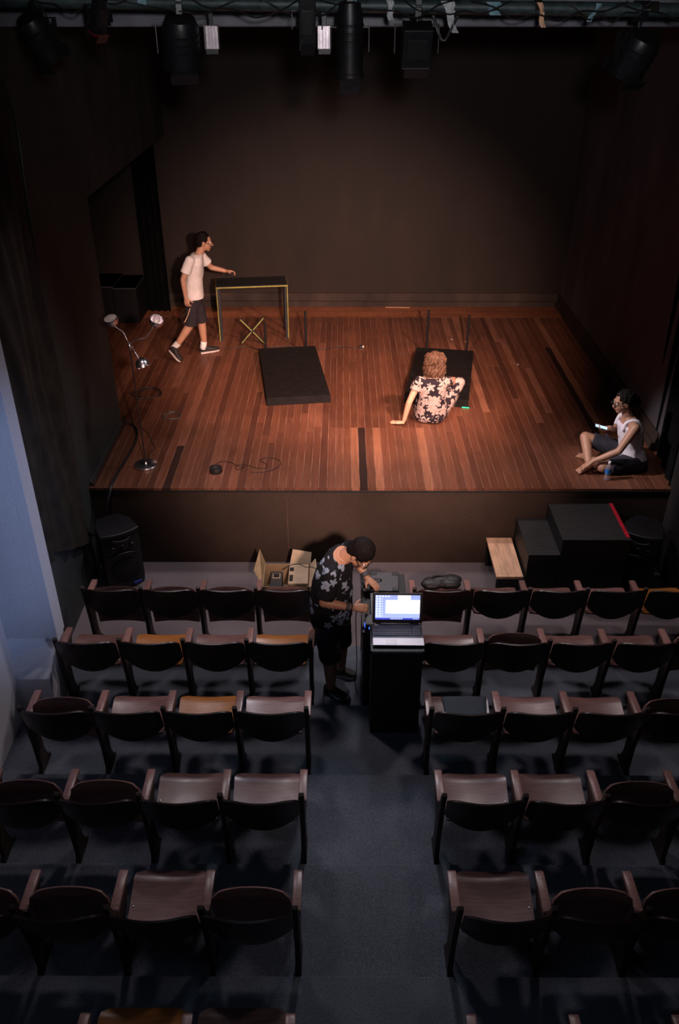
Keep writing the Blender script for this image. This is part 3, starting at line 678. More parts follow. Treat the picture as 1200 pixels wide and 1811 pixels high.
# ------------------------------------------------------------------ in front of the stage
def speaker(loc, rz, label, badge):
    t = thing('loudspeaker', label, 'loudspeaker', loc, rz, 'loudspeakers')
    # plan: wide curved front (towards -y), narrow back
    def plan(k):
        out = []
        for i in range(9): a = -1 + i / 4; out.append((0.20 * a * k, (-0.185 - 0.045 * (1 - a * a)) * k))
        return out + [(0.185 * k, 0.02), (0.11 * k, 0.17 * k), (-0.11 * k, 0.17 * k), (-0.185 * k, 0.02)]
    b = B(); rs = []
    for z, k in ((0.0, 0.93), (0.03, 0.97), (0.10, 1.0), (0.60, 1.0), (0.67, 0.97)):
        rs.append([b.bm.verts.new((x, y, z)) for x, y in plan(k)])
    b.skin(rs); part(t, b, 'cabinet', 'black_plastic', 0.006, 40)
    b = B(); rs = []
    for z, k in ((0.665, 1.03), (0.69, 1.035), (0.70, 1.0)): rs.append([b.bm.verts.new((x, y, z)) for x, y in plan(k)])
    b.skin(rs); part(t, b, 'top_cap', 'black_plastic', 0.005, 40)
    part(t, B().tube([(-0.09, -0.235, 0.635), (-0.05, -0.248, 0.622), (0.0, -0.252, 0.618), (0.05, -0.248, 0.622), (0.09, -0.235, 0.635)], 0.008, 8), 'handle', 'black_plastic', 0, 60)
    for x in (-0.10, 0.0, 0.10):
        part(t, B().lathe([(0.024, 0), (0.03, 0.004), (0.024, 0.014), (0.004, 0.016)], (x, -0.232 + 0.3 * x * x, 0.53), (0, -1, 0.1), 18), 'horn_knob', 'black_plastic', 0, 40)
    part(t, B().tube([(-0.15, -0.215, 0.42), (-0.08, -0.24, 0.455), (0.0, -0.248, 0.47), (0.08, -0.24, 0.455), (0.15, -0.215, 0.42)], 0.010, 8), 'rim', 'black_plastic', 0, 60)
    part(t, B().lathe([(0.145, 0), (0.15, 0.006), (0.13, 0.012), (0.05, 0.016), (0.004, 0.02)], (0, -0.228, 0.25), (0, -1, 0), 30), 'grille', 'grille_cloth', 0, 40)
    part(t, B().box((0.10, -0.240, 0.07), (0.085, 0.012, 0.028)), 'badge', badge, 0.002)
    return t
speaker((-2.35, 7.26, 0.0), math.radians(32), 'black loudspeaker with blue badge by the left wall', 'blue_badge')
speaker((3.10, 7.24, 0.0), math.radians(-26), 'black loudspeaker beside the black steps at the right wall', 'black_metal')
# black steps
t = thing('stage_steps', 'black wooden two-tread steps with red tape along the top edge', 'steps', (2.33, 7.19, 0.0))
part(t, B().box2((-0.48, -0.34, 0.0), (-0.17, 0.34, 0.585)), 'lower_block', 'black_paint', 0.004)
part(t, B().box2((-0.48, -0.345, 0.585), (-0.165, 0.345, 0.60)), 'lower_tread', 'step_black', 0.004)
part(t, B().box2((-0.165, -0.34, 0.0), (0.50, 0.34, 0.765)), 'upper_block', 'black_paint', 0.004)
part(t, B().box2((-0.17, -0.345, 0.765), (0.505, 0.345, 0.78)), 'upper_tread', 'step_black', 0.004)
part(t, B().box2((0.465, -0.30, 0.7795), (0.502, 0.345, 0.783)), 'edge_tape', 'red_tape')
# little bench used as the first step
t = thing('wooden_bench', 'small bench with pale wooden top standing beside the black steps', 'bench', (1.69, 7.19, 0.0))
part(t, B().box((0, 0, 0.325), (0.27, 0.71, 0.03)), 'bench_top', 'pale_wood', 0.004)
for y in (-0.32, 0.32): part(t, B().box((0, y, 0.155), (0.25, 0.03, 0.31)), 'leg', 'black_paint', 0.003)
part(t, B().box((0, 0, 0.26), (0.03, 0.61, 0.08)), 'rail', 'black_paint', 0.003)
# cardboard box with equipment
t = thing('cardboard_box', 'open cardboard box on the floor behind the front row', 'box', (-0.56, 6.95, 0.0))
hw, hd_, hh = 0.235, 0.20, 0.27
for n_, lo, hi in (('side', (-hw, -hd_, 0), (-hw + 0.006, hd_, hh)), ('side', (hw - 0.006, -hd_, 0), (hw, hd_, hh)), ('side', (-hw, -hd_, 0), (hw, -hd_ + 0.006, hh)), ('side', (-hw, hd_ - 0.006, 0), (hw, hd_, hh)), ('bottom', (-hw, -hd_, 0), (hw, hd_, 0.006))):
    part(t, B().box2(lo, hi), n_, 'cardboard')
def flap(pts, m='cardboard_inner', th=0.006):
    a = [V(p) for p in pts]; nrm = (a[1] - a[0]).cross(a[2] - a[0]).normalized() * th
    b = B(); q = [b.bm.verts.new(p) for p in a]; r = [b.bm.verts.new(p + nrm) for p in a]; b.bm.faces.new(q); b.bm.faces.new(r[::-1])
    for i in range(len(a)): b.bm.faces.new((q[i], r[i], r[(i + 1) % len(a)], q[(i + 1) % len(a)]))
    return b
part(t, flap([(-hw, -hd_, hh), (-hw, hd_, hh), (-hw - 0.045, 0.14, hh + 0.22), (-hw - 0.09, -0.10, hh + 0.13)], 'cardboard'), 'flap', 'cardboard')
part(t, flap([(hw, -hd_, hh), (hw, hd_, hh), (hw + 0.05, hd_ + 0.03, hh + 0.05), (hw + 0.09, -hd_, hh + 0.05)]), 'flap', 'cardboard_inner')
part(t, flap([(0.02, hd_, hh), (hw, hd_, hh), (hw + 0.01, hd_ + 0.07, hh + 0.10), (0.05, hd_ + 0.08, hh + 0.13)]), 'flap', 'cardboard_inner')
t = thing('device', 'pale plastic device lying in the cardboard box', 'device', (-0.44, 6.93, 0.006))
part(t, B().box((0, 0, 0.15), (0.20, 0.34, 0.30)), 'shell', 'cardboard_inner', 0.01)
part(t, B().box((-0.07, 0.07, 0.302), (0.04, 0.06, 0.008)), 'button_plate', 'black_plastic', 0.002)
part(t, B().box((-0.07, -0.08, 0.302), (0.035, 0.10, 0.008)), 'slot', 'black_plastic', 0.002)
t = thing('adapter', 'black power adapter in the open cardboard box', 'adapter', (-0.67, 6.93, 0.006))
part(t, B().box((0, 0, 0.11), (0.12, 0.30, 0.22)), 'body', 'device_grey', 0.012)
part(t, B().box((0.0, 0.06, 0.224), (0.08, 0.08, 0.010)), 'frame', 'cardboard_inner', 0.003)
part(t, B().box((0.0, 0.06, 0.229), (0.06, 0.06, 0.010)), 'window', 'black_plastic', 0.002)
cable('thin_cable', [(-0.60, 7.0, 0.30), (-0.52, 7.03, 0.335), (-0.44, 7.05, 0.335), (-0.36, 7.0, 0.335), (-0.30, 6.95, 0.37), (-0.24, 6.92, 0.34), (-0.18, 6.93, 0.12), (-0.15, 6.95, 0.006)], 0.004, 'cable_rubber', 'thin black cable running over the cardboard box')

# ------------------------------------------------------------------ control desk in the aisle
t = thing('podium', 'tall narrow black podium in the aisle under the laptop', 'podium', (0.43, 5.075, TREAD[3]))
part(t, B().box((0, 0, 0.43), (0.395, 0.31, 0.86)), 'body', 'black_paint', 0.005)
part(t, B().box((0, 0, 0.875), (0.415, 0.33, 0.03)), 'top', 'black_paint', 0.004)
part(t, B().box((0, -0.166, 0.875), (0.385, 0.006, 0.022)), 'edge_strip', 'case_grey', 0.002)
part(t, B().box((0, 0, 0.008), (0.375, 0.29, 0.016)), 'plinth', 'black_plastic')
zt = TREAD[3] + 0.89
t = thing('laptop', 'open silver and black laptop with bright screen on the podium', 'laptop', (0.44, 5.085, zt), math.radians(-0.6))
part(t, B().box((0, 0, 0.012), (0.395, 0.262, 0.020)), 'base', 'deck_grey', 0.005)
part(t, B().box((0, -0.088, 0.0225), (0.395, 0.086, 0.003)), 'palm_rest', 'silver_plastic', 0.001)
part(t, B().box((-0.055, -0.092, 0.0245), (0.085, 0.05, 0.0015)), 'touchpad', 'touch_grey')
kb = part(t, B().box((0.0, 0.035, 0.0225), (0.375, 0.115, 0.002)), 'keyboard', 'key_black')
kme = B().box((0, 0, 0), (0.0165, 0.016, 0.004)).mesh('key', 'deck_grey', 0.0015)
for r in range(5):
    for c in range(18):
        if r == 0 and 4 <= c <= 8: continue
        x = -0.178 + c * 0.0195 + (0.012 if c >= 15 else 0)
        q = link('key', kme, kb); q.location = (x, -0.008 + r * 0.0215, 0.0255)
sp = link('key', B().box((0, 0, 0), (0.094, 0.016, 0.004)).mesh('key', 'deck_grey', 0.0015), kb); sp.location = (-0.061, -0.008, 0.0255)
part(t, B().box((-0.165, 0.112, 0.0235), (0.03, 0.014, 0.002)), 'sticker', 'silver_plastic')
RS = Matrix.Rotation(math.radians(-13), 3, 'X')
def scr(p): return RS @ V(p) + V((0, 0.128, 0.026))
lid = part(t, B().box(scr((0, 0.004, 0.134)), (0.395, 0.012, 0.262), RS), 'screen_lid', 'key_black', 0.004)
# picture plane (own axes so that the picture is laid out on it)
so = link('display', B().box((0, 0, 0), (0.352, 0.001, 0.212)).mesh('display', 'laptop_screen'), lid)
so.location = scr((0, -0.0025, 0.140)); so.rotation_euler = (math.radians(-13), 0, 0)
for x in (-0.15, 0.15): part(t, B().cone((x - 0.02, 0.13, 0.026), (x + 0.02, 0.13, 0.026), 0.008, 0.008, 10), 'hinge', 'black_plastic', 0, 40)
# equipment table behind
t = thing('equipment_table', 'black boxed table behind the podium holding sound gear', 'table', (0.36, 5.66, TREAD[2]))
part(t, B().box((0, 0, 0.835), (0.39, 0.80, 0.03)), 'table_top', 'black_paint', 0.004)
part(t, B().box((-0.165, -0.07, 0.41), (0.03, 0.60, 0.82)), 'side_panel', 'black_paint', 0.003)
part(t, B().box((0.165, -0.07, 0.41), (0.03, 0.60, 0.82)), 'side_panel', 'black_paint', 0.003)
part(t, B().box((0, -0.375, 0.41), (0.36, 0.03, 0.82)), 'front_panel', 'black_paint', 0.003)
for x in (-0.165, 0.165): part(t, B().box((x, 0.37, 0.41), (0.035, 0.035, 0.82)), 'leg', 'black_paint', 0.003)
zt = TREAD[2] + 0.85
t = thing('equipment_case', 'closed dark grey equipment case with black corners at far table end', 'case', (0.37, 5.875, zt), math.radians(-3))
part(t, B().box((0, 0, 0.03), (0.25, 0.27, 0.06)), 'body', 'case_grey', 0.01)
for x in (-0.095, 0.095):
    for y in (-0.11, 0.11): part(t, B().box((x, y, 0.062), (0.055, 0.05, 0.008)), 'corner', 'black_plastic', 0.003)
part(t, B().tube([(-0.09, 0.0, 0.06), (-0.088, 0.0, 0.078), (-0.06, 0.0, 0.082), (-0.032, 0.0, 0.078), (-0.03, 0.0, 0.06)], 0.007, 8), 'handle', 'black_plastic', 0, 60)
t = thing('mixing_desk', 'small dark mixing desk with rows of knobs under the man\'s hand', 'mixer', (0.37, 5.57, zt))
part(t, B().prism([(-0.14, 0.0), (0.14, 0.0), (0.14, 0.06), (-0.14, 0.035)], lambda y, z: V((-0.13, y, z)), lambda y, z: V((0.13, y, z))), 'body', 'device_grey', 0.006)
kn = B().lathe([(0.007, 0), (0.007, 0.012), (0.005, 0.014), (0.001, 0.014)], (0, 0, 0), n=10).mesh('knob', 'black_plastic', 0, 40)
for r in range(5):
    for c in range(6):
        q = link('knob', kn, t); y = -0.10 + r * 0.05; q.location = (-0.10 + c * 0.04, y, 0.0475 + y * 0.09)
t = thing('amplifier', 'black amplifier box with tiny blue light on the equipment table', 'amplifier', (0.33, 5.345, zt))
part(t, B().box((0, 0, 0.035), (0.28, 0.14, 0.07)), 'body', 'black_plastic', 0.006)
part(t, B().box((-0.1405, -0.03, 0.035), (0.006, 0.05, 0.016)), 'blue_light', 'led_blue', 0.002)
part(t, B().box((-0.06, -0.0715, 0.035), (0.10, 0.004, 0.02)), 'display', 'led_blue')
t = thing('cable_bundle', 'white tagged black cables on the table beside the grey case', 'cable', (0.21, 5.90, zt))
part(t, B().tube([(-0.03, -0.12, 0.01), (-0.03, -0.04, 0.015), (0.015, 0.0, 0.012), (0.01, 0.07, 0.03), (-0.025, 0.10, 0.012), (-0.03, 0.03, 0.012), (0.0, -0.05, 0.02), (0.03, -0.10, 0.012)], 0.006, 8), 'cable', 'cable_rubber', 0, 60)
part(t, B().box((0.005, 0.115, 0.02), (0.05, 0.045, 0.03)), 'tag', 'paper_white', 0.004)
cable('power_cable', [(0.155, 5.55, 0.94), (0.12, 5.58, 0.85), (0.135, 5.60, 0.30), (0.12, 5.55, 0.12), (0.14, 5.45, 0.093), (0.165, 5.38, 0.093)], 0.004, 'cable_rubber', 'thin black cable hanging down beside the equipment table')
# bags on the seats
t = thing('handbag', 'crumpled black bag on the front-row seat right of the laptop', 'bag', (0.90, 6.19, 0.69))
b = B(); rr = random.Random(4)
for k in range(9): b.ell((rr.uniform(-0.12, 0.12), rr.uniform(-0.02, 0.04), 0.05 + rr.uniform(-0.01, 0.02)), (0.10, 0.07, 0.045))
BAG = (t, b)
t2 = thing('laptop_sleeve', 'dark blue padded sleeve resting on third row aisle seat', 'sleeve', (0.93, 4.68, 0.153))
part(t2, B().loft([((0, y, 0.585 + (y + 0.22) * 0.16), (1, 0, 0), (0, -0.16, 1), 0.17 - 0.02 * abs(y) / 0.2, 0.018) for y in (-0.235, -0.2, -0.1, -0.02, 0.01)], 24, 5), 'sleeve_body', 'bag_navy', 0, 60)
part(t2, B().tube([(-0.15, 0.016, 0.622), (0.0, 0.018, 0.622), (0.15, 0.016, 0.622)], 0.004, 6), 'zip', 'black_metal', 0, 60)

# ------------------------------------------------------------------ lighting bar
PZ = lambda x: 5.290 - 0.0125 * (x + 2.4)
t = thing('lighting_bar', 'long greenish pipe with clamps and taped cables above the stage', 'pipe', (0.4, 6.8, 5.2))
part(t, B().cone((-3.0, 0, PZ(-2.6) - 5.2), (3.0, 0, PZ(3.4) - 5.2), 0.045, 0.045, 18), 'pipe', 'green_pipe', 0, 40)
for x, w_, m in ((-1.78, 0.06, 'cyan_tape'), (-0.35, 0.09, 'cyan_tape'), (0.95, 0.05, 'black_cloth'), (1.75, 0.06, 'black_cloth')):
    part(t, B().cone((x - w_ / 2, 0, PZ(x) - 5.2), (x + w_ / 2, 0, PZ(x) - 5.2), 0.047, 0.047, 18), 'tape_wrap', m, 0, 40)
rr = random.Random(11)
x = -2.6
while x < 2.6:
    L = rr.uniform(0.5, 1.1); pts = []
    for k in range(8):
        a = k / 7; pts.append((x + L * a, -0.05 - 0.012 * rr.random(), PZ(x) - 5.2 + 0.03 - (0.11 * math.sin(PI * a) * rr.uniform(0.5, 1.3))))
    part(t, B().tube(pts, 0.006, 6, 4), 'cable', 'cable_rubber', 0, 60); x += L * 0.62
for x, z, rx in ((0.31, -0.10, 0.02), (0.30, -0.02, 0.05)):
    part(t, B().tube([(x - 0.08, -0.05, 0.0), (x - 0.03, -0.06, -0.12), (x, -0.06, -0.15), (x + 0.03, -0.06, -0.12), (x + 0.09, -0.05, 0.0)], 0.006, 6), 'cable', 'cable_rubber', 0, 60)
def tape_tail(x, w_, L, sway, m):
    f = lambda s, q: (x + (s - 0.5) * w_ * (1 - 0.3 * q) + sway * q + 0.01 * math.sin(6 * q), -0.05 - 0.012 * math.sin(5 * q + 3 * s), PZ(x) - 5.2 + 0.03 - L * q)
    part(t, B().sheet(f, 5, 9, 0.002), 'tape_tail', m, 0, 60)
tape_tail(0.30, 0.06, 0.19, 0.09, 'gaffer_tape'); tape_tail(0.34, 0.05, 0.15, 0.02, 'gaffer_tape'); tape_tail(0.63, 0.10, 0.08, 0.03, 'cyan_tape')
tape_tail(0.95, 0.04, 0.15, 0.05, 'pale_wood'); tape_tail(1.36, 0.04, 0.11, -0.05, 'cyan_tape'); tape_tail(-0.08, 0.05, 0.12, 0.02, 'gaffer_tape')
GRP = 'stage lanterns on the bar'
def lantern(x, tilt, pan, r, L, label, drop=0.20, kind='round', lens='glass_lens', y=6.8):
    """hook clamp, yoke, body, front ring and lens; aims along -z then tilted"""
    zc = PZ(x) - drop - r
    t = thing('stage_lantern', label, 'spotlight', (x, y, zc), pan, GRP)
    dz = PZ(x) - zc
    part(t, B().box((0, 0, dz - 0.035), (0.05, 0.11, 0.07)).box((0, 0.0, dz + 0.03), (0.05, 0.12, 0.05)), 'clamp', 'black_metal', 0.006)
    part(t, B().cone((0, 0, dz - 0.06), (0, 0, r * 1.15 + 0.02), 0.012, 0.012, 10), 'spigot', 'black_metal')
    b = B(); b.box((0, 0, r * 1.15 + 0.015), (2 * r + 0.09, 0.04, 0.008))
    for s in (-1, 1): b.box((s * (r + 0.04), 0, r * 0.5), (0.008, 0.04, r * 1.3 + 0.03))
    part(t, b, 'yoke', 'black_metal', 0.002)
    R = Matrix.Rotation(tilt, 3, 'X'); d = R @ V((0, 0, -1)); c = V((0, 0, 0)) - d * L * 0.25
    if kind == 'round':
        part(t, B().lathe([(0.3 * r, -0.30 * L), (0.8 * r, -0.28 * L), (0.98 * r, -0.12 * L), (r, 0.1 * L), (r, 0.55 * L), (1.06 * r, 0.56 * L), (1.06 * r, 0.62 * L), (0.9 * r, 0.62 * L), (0.88 * r, 0.50 * L)], c, d, 24), 'body', 'black_metal', 0, 35)
        part(t, B().lathe([(0.88 * r, 0.50 * L), (0.7 * r, 0.54 * L), (0.3 * r, 0.57 * L), (0.01, 0.58 * L)], c, d, 24), 'lens', lens, 0, 60)
        for k in range(3): part(t, B().lathe([(1.0 * r, 0), (1.05 * r, 0.004), (1.05 * r, 0.012), (1.0 * r, 0.016)], c + d * (k * 0.05 - 0.02), d, 24), 'cooling_fin', 'black_metal', 0, 40)
    else:
        part(t, B().box(c + d * L * 0.15, (1.8 * r, 1.3 * r, L), R), 'body', 'black_metal', 0.008)
        part(t, B().box(c + d * L * 0.655, (1.7 * r, 1.2 * r, 0.012), R), 'lens', lens, 0.002)
        part(t, B().box(c + d * L * 0.15 + R @ V((0, -0.66 * r, 0)), (1.2 * r, 0.01, L * 0.5), R), 'vent_plate', 'black_plastic', 0.002)
    # barn doors
    for s in (-1, 1):
        q = c + d * L * 0.70 + R @ V((0, s * r * 1.02, 0))
        part(t, B().box(q, (1.5 * r, 0.004, 0.12 * L + 0.05), Matrix.Rotation(tilt - s * 0.35, 3, 'X')), 'barn_door', 'black_metal')
    part(t, B().tube([(0.01, 0.03, dz - 0.02), (0.05, 0.05, r * 1.1), (0.04, 0.06, 0.3 * r), c - d * L * 0.2], 0.006, 6), 'power_lead', 'cable_rubber', 0, 60)
    return t
lantern(-2.13, 0.55, -0.5, 0.11, 0.32, 'large black lantern with silver lens at far left of bar', 0.13)
t = lantern(-1.70, 0.45, 0.9, 0.06, 0.24, 'slim tilted black lantern with red filter, second from left', 0.04, 'box', 'red_gel')
lantern(-1.14, 0.35, 0.2, 0.13, 0.36, 'big black lantern under the left wing end, third from left', 0.14)
lantern(-0.25, 0.25, 0.1, 0.065, 0.30, 'slim black lantern just left of the central lantern', 0.06, 'box')
lantern(0.05, 0.10, 0.0, 0.095, 0.52, 'long black lantern pointing straight down at bar centre', 0.16)
lantern(0.52, 0.40, 0.05, 0.115, 0.26, 'boxy black lantern right of the bar centre', 0.14, 'box')
lantern(2.07, 0.55, 0.5, 0.13, 0.30, 'round black lantern at far right of bar', 0.16)
def silver_box(x, y, z, label):
    t = thing('ballast_box', label, 'box', (x, y, z), 0, 'silver boxes on the bar')
    part(t, B().box((0, 0, 0), (0.10, 0.09, 0.15)), 'housing', 'aluminium', 0.006)
    for k in range(4): part(t, B().box((-0.033 + k * 0.022, -0.048, 0), (0.008, 0.008, 0.145)), 'fin', 'aluminium', 0.002)
    part(t, B().box((0, 0, -0.09), (0.09, 0.08, 0.035)), 'end_cap', 'black_plastic', 0.004)
    part(t, B().box((0, 0, 0.11), (0.03, 0.02, 0.09)), 'bracket', 'black_metal', 0.003)
silver_box(-0.93, 6.86, 5.065, 'ribbed silver box hanging beside the big left lantern')
silver_box(-0.13, 6.86, 5.065, 'ribbed silver box hanging left of the central lantern')

# ------------------------------------------------------------------ people
TMP = []
def grow(b, name, m, parent, voxel=0.007, it=4, disp=0.0, dsize=0.05, dec=None, world=True):
    """weld overlapping volumes into one continuous smooth skin"""
    bmesh.ops.recalc_face_normals(b.bm, faces=b.bm.faces)
    me = bpy.data.meshes.new(name); b.bm.to_mesh(me); b.bm.free()
    o = bpy.data.objects.new('tmp', me); COL.objects.link(o)
    r = o.modifiers.new('r', 'REMESH'); r.mode = 'VOXEL'; r.voxel_size = voxel
    if disp:
        tx = bpy.data.textures.new('folds', 'CLOUDS'); tx.noise_scale = dsize; tx.noise_depth = 2
        d = o.modifiers.new('d', 'DISPLACE'); d.texture = tx; d.strength = disp; d.mid_level = 0.5; d.texture_coords = 'LOCAL'
    if it: q = o.modifiers.new('s', 'SMOOTH'); q.factor = 0.5; q.iterations = it
    dg = bpy.context.evaluated_depsgraph_get(); ne = bpy.data.meshes.new_from_object(o.evaluated_get(dg))
    bpy.data.objects.remove(o); ne.name = name; ne.materials.clear(); ne.materials.append(M[m]); ne.shade_smooth()
    return link(name, ne, parent, world)
def nrm(v): return V(v).normalized()
def hand(b, wrist, d, n, thumb, curl=(0.35, 0.4, 0.45, 0.5), spread=0.06, thumb_curl=0.3, k=1.0, thumb_out=0.8):
    """d: wrist to fingers, n: palm normal, thumb: rough direction of the thumb side"""
    d = nrm(d); n = nrm(V(n) - d * V(n).dot(d)); s = d.cross(n)
    if s.dot(V(thumb)) < 0: s = -s
    w_ = V(wrist)
    b.loft([(w_ - d * 0.015 * k, s, n, 0.026 * k, 0.019 * k), (w_ + d * 0.02 * k, s, n, 0.031 * k, 0.018 * k), (w_ + d * 0.06 * k, s, n, 0.040 * k, 0.016 * k), (w_ + d * 0.088 * k, s, n, 0.041 * k, 0.014 * k), (w_ + d * 0.096 * k, s, n, 0.036 * k, 0.010 * k)], 18, 2.6)
    for i, (off, L, r) in enumerate(((0.030, 0.072, 0.0092), (0.010, 0.080, 0.0095), (-0.011, 0.074, 0.0092), (-0.030, 0.058, 0.0082))):
        p = w_ + (d * 0.088 + s * off) * k; a = curl[i] * 0.4; dirn = nrm(d + s * (off / 0.03) * spread)
        for L_, ad in ((0.45, 0.0), (0.30, curl[i]), (0.25, curl[i] * 0.8)):
            a += ad; v = nrm(dirn * math.cos(a) + n * math.sin(a)); q = p + v * L * L_ * k
            b.cap(p, q, r * k, r * 0.93 * k, 10); p = q; r *= 0.93
    p = w_ + (d * 0.022 + s * 0.024 + n * 0.006) * k; v = nrm(d * 0.75 + s * thumb_out + n * 0.25)
    q = p + v * 0.042 * k; b.cap(p, q, 0.014 * k, 0.0115 * k, 10)
    v2 = nrm(v + d * thumb_curl + n * thumb_curl * 0.6); b.cap(q, q + v2 * 0.034 * k, 0.0115 * k, 0.0095 * k, 10)
    return w_ + d * 0.13 * k
def axes(f, up=(0, 0, 1)):
    f = nrm(f); r = f.cross(V(up)).normalized(); return r, f, r.cross(f)      # right, forward, up
def head(b, c, f, up=(0, 0, 1), k=1.0):
    r, f, u = axes(f, up); c = V(c)
    b.ell(c + u * 0.022 * k - f * 0.008 * k, (0.076 * k, 0.095 * k, 0.098 * k), (r, f, u), 20)
    b.ell(c + f * 0.030 * k - u * 0.038 * k, (0.060 * k, 0.058 * k, 0.072 * k), (r, f, u))
    b.ell(c + f * 0.058 * k - u * 0.092 * k, (0.030 * k, 0.026 * k, 0.022 * k), (r, f, u))
    b.cap(c + f * 0.086 * k + u * 0.012 * k, c + f * 0.108 * k - u * 0.030 * k, 0.010 * k, 0.015 * k)
    b.cap(c + f * 0.080 * k - u * 0.062 * k - r * 0.014 * k, c + f * 0.080 * k - u * 0.062 * k + r * 0.014 * k, 0.012 * k, 0.012 * k)
    b.cap(c + f * 0.080 * k + u * 0.026 * k - r * 0.034 * k, c + f * 0.080 * k + u * 0.026 * k + r * 0.034 * k, 0.014 * k, 0.014 * k)
    for s in (-1, 1): b.ell(c + r * s * 0.078 * k - f * 0.006 * k - u * 0.012 * k, (0.011 * k, 0.020 * k, 0.031 * k), (r, f, u), 12)
def face(parent, c, f, up=(0, 0, 1), k=1.0, glasses=False):
    r, f, u = axes(f, up); c = V(c)
    for s in (-1, 1):
        e = c + r * s * 0.031 * k + f * 0.083 * k + u * 0.004 * k
        q = B().ell(e, (0.0125 * k, 0.0125 * k, 0.010 * k), (r, f, u), 12).build('eye', 'eye_white', parent, 0, 80, world=True)
        B().ell(e + f * 0.009 * k, (0.0065 * k, 0.005 * k, 0.0065 * k), (r, f, u), 10).build('pupil', 'eye_dark', q, 0, 80)
        B().cap(c + r * s * 0.016 * k + f * 0.096 * k + u * 0.028 * k, c + r * s * 0.048 * k + f * 0.082 * k + u * 0.030 * k, 0.004 * k, 0.003 * k, 8).build('eyebrow', 'hair_black', parent, 0, 80, world=True)
    B().cap(c + r * -0.020 * k + f * 0.090 * k - u * 0.063 * k, c + r * 0.020 * k + f * 0.090 * k - u * 0.063 * k, 0.0055 * k, 0.0055 * k, 8).build('mouth', 'lip', parent, 0, 80, world=True)
    if glasses:
        b = B()
        for s in (-1, 1):
            e = c + r * s * 0.034 * k + f * 0.108 * k + u * 0.002 * k
            ring_ = [e + r * 0.026 * k * math.cos(a) + u * 0.020 * k * math.sin(a) for a in [2 * PI * i / 14 for i in range(15)]]
            b.tube(ring_, 0.0026, 6, 1)
            b.tube([e + r * s * 0.026 * k, c + r * s * 0.080 * k + f * 0.07 * k, c + r * s * 0.086 * k - f * 0.01 * k + u * 0.006 * k], 0.0026, 6, 1)
        b.tube([c - r * 0.008 * k + f * 0.110 * k + u * 0.006 * k, c + r * 0.008 * k + f * 0.110 * k + u * 0.006 * k], 0.0026, 6, 1)
        b.build('glasses', 'spectacle', parent, 0, 60, world=True)
def hair_cap(b, c, f, up, k=1.0, rows=((0.03, 1.0),), back=0.0):
    r, f, u = axes(f, up); c = V(c)
    b.ell(c + u * 0.038 * k - f * 0.022 * k, (0.086 * k, 0.098 * k, 0.096 * k), (r, f, u), 20)
    b.ell(c - f * 0.055 * k - u * 0.005 * k, (0.074 * k, 0.056 * k, 0.075 * k), (r, f, u), 16)
def shoe(parent, heel, toe, m, sole_m, up=(0, 0, 1), wd=1.0, mark=None, hh=1.0):
    h, t_ = V(heel), V(toe); d = (t_ - h); L = d.length; d.normalize(); s = nrm(d.cross(V(up))); u = s.cross(d)
    prof = [(0.0, 0.026, 0.040), (0.06, 0.033, 0.046), (0.25, 0.035, 0.047), (0.45, 0.038, 0.038), (0.65, 0.045, 0.028), (0.85, 0.042, 0.022), (0.96, 0.030, 0.016), (1.0, 0.016, 0.010)]
    b = B(); b.loft([(h + d * L * a + u * (0.016 + q * hh), s, u, w_ * wd, q * hh) for a, w_, q in prof], 20, 2.6)
    o = b.build('shoe', m, parent, 0, 60, world=True)
    out = [(a, w_ * 1.10 * wd) for a, w_, q in prof]; poly = [(a * L - 0.004, w_) for a, w_ in out] + [(a * L - 0.004, -w_) for a, w_ in out[::-1]]
    B().prism(poly, lambda a, w_: h + d * a + s * w_, lambda a, w_: h + d * a + s * w_ + u * 0.024).build('sole', sole_m, o, 0.004, 50)
    if mark:
        for sd in (-1, 1):
            pts = [(0.22, 0.050), (0.42, 0.030), (0.55, 0.030), (0.78, 0.046), (0.52, 0.046), (0.42, 0.044)]
            wd_ = lambda a: 0.040 if a < 0.5 else 0.046
            B().prism([(a, z) for a, z in [(0.70, 0.052), (0.46, 0.030), (0.36, 0.030), (0.30, 0.040), (0.33, 0.052), (0.38, 0.043), (0.46, 0.042)]], lambda a, z: h + d * L * (1 - a) + s * sd * 0.037 * wd + u * z, lambda a, z: h + d * L * (1 - a) + s * sd * 0.0465 * wd + u * z).build('side_mark', mark, o)
    return o
def torso(b, secs, r, g=0.0, n=24, e=2.4):
    """secs: (centre, half width, half depth, right vector, depth vector)"""
    b.loft([(V(c), V(rv), V(dv), a + g, q + g) for c, a, q, rv, dv in secs], n, e)

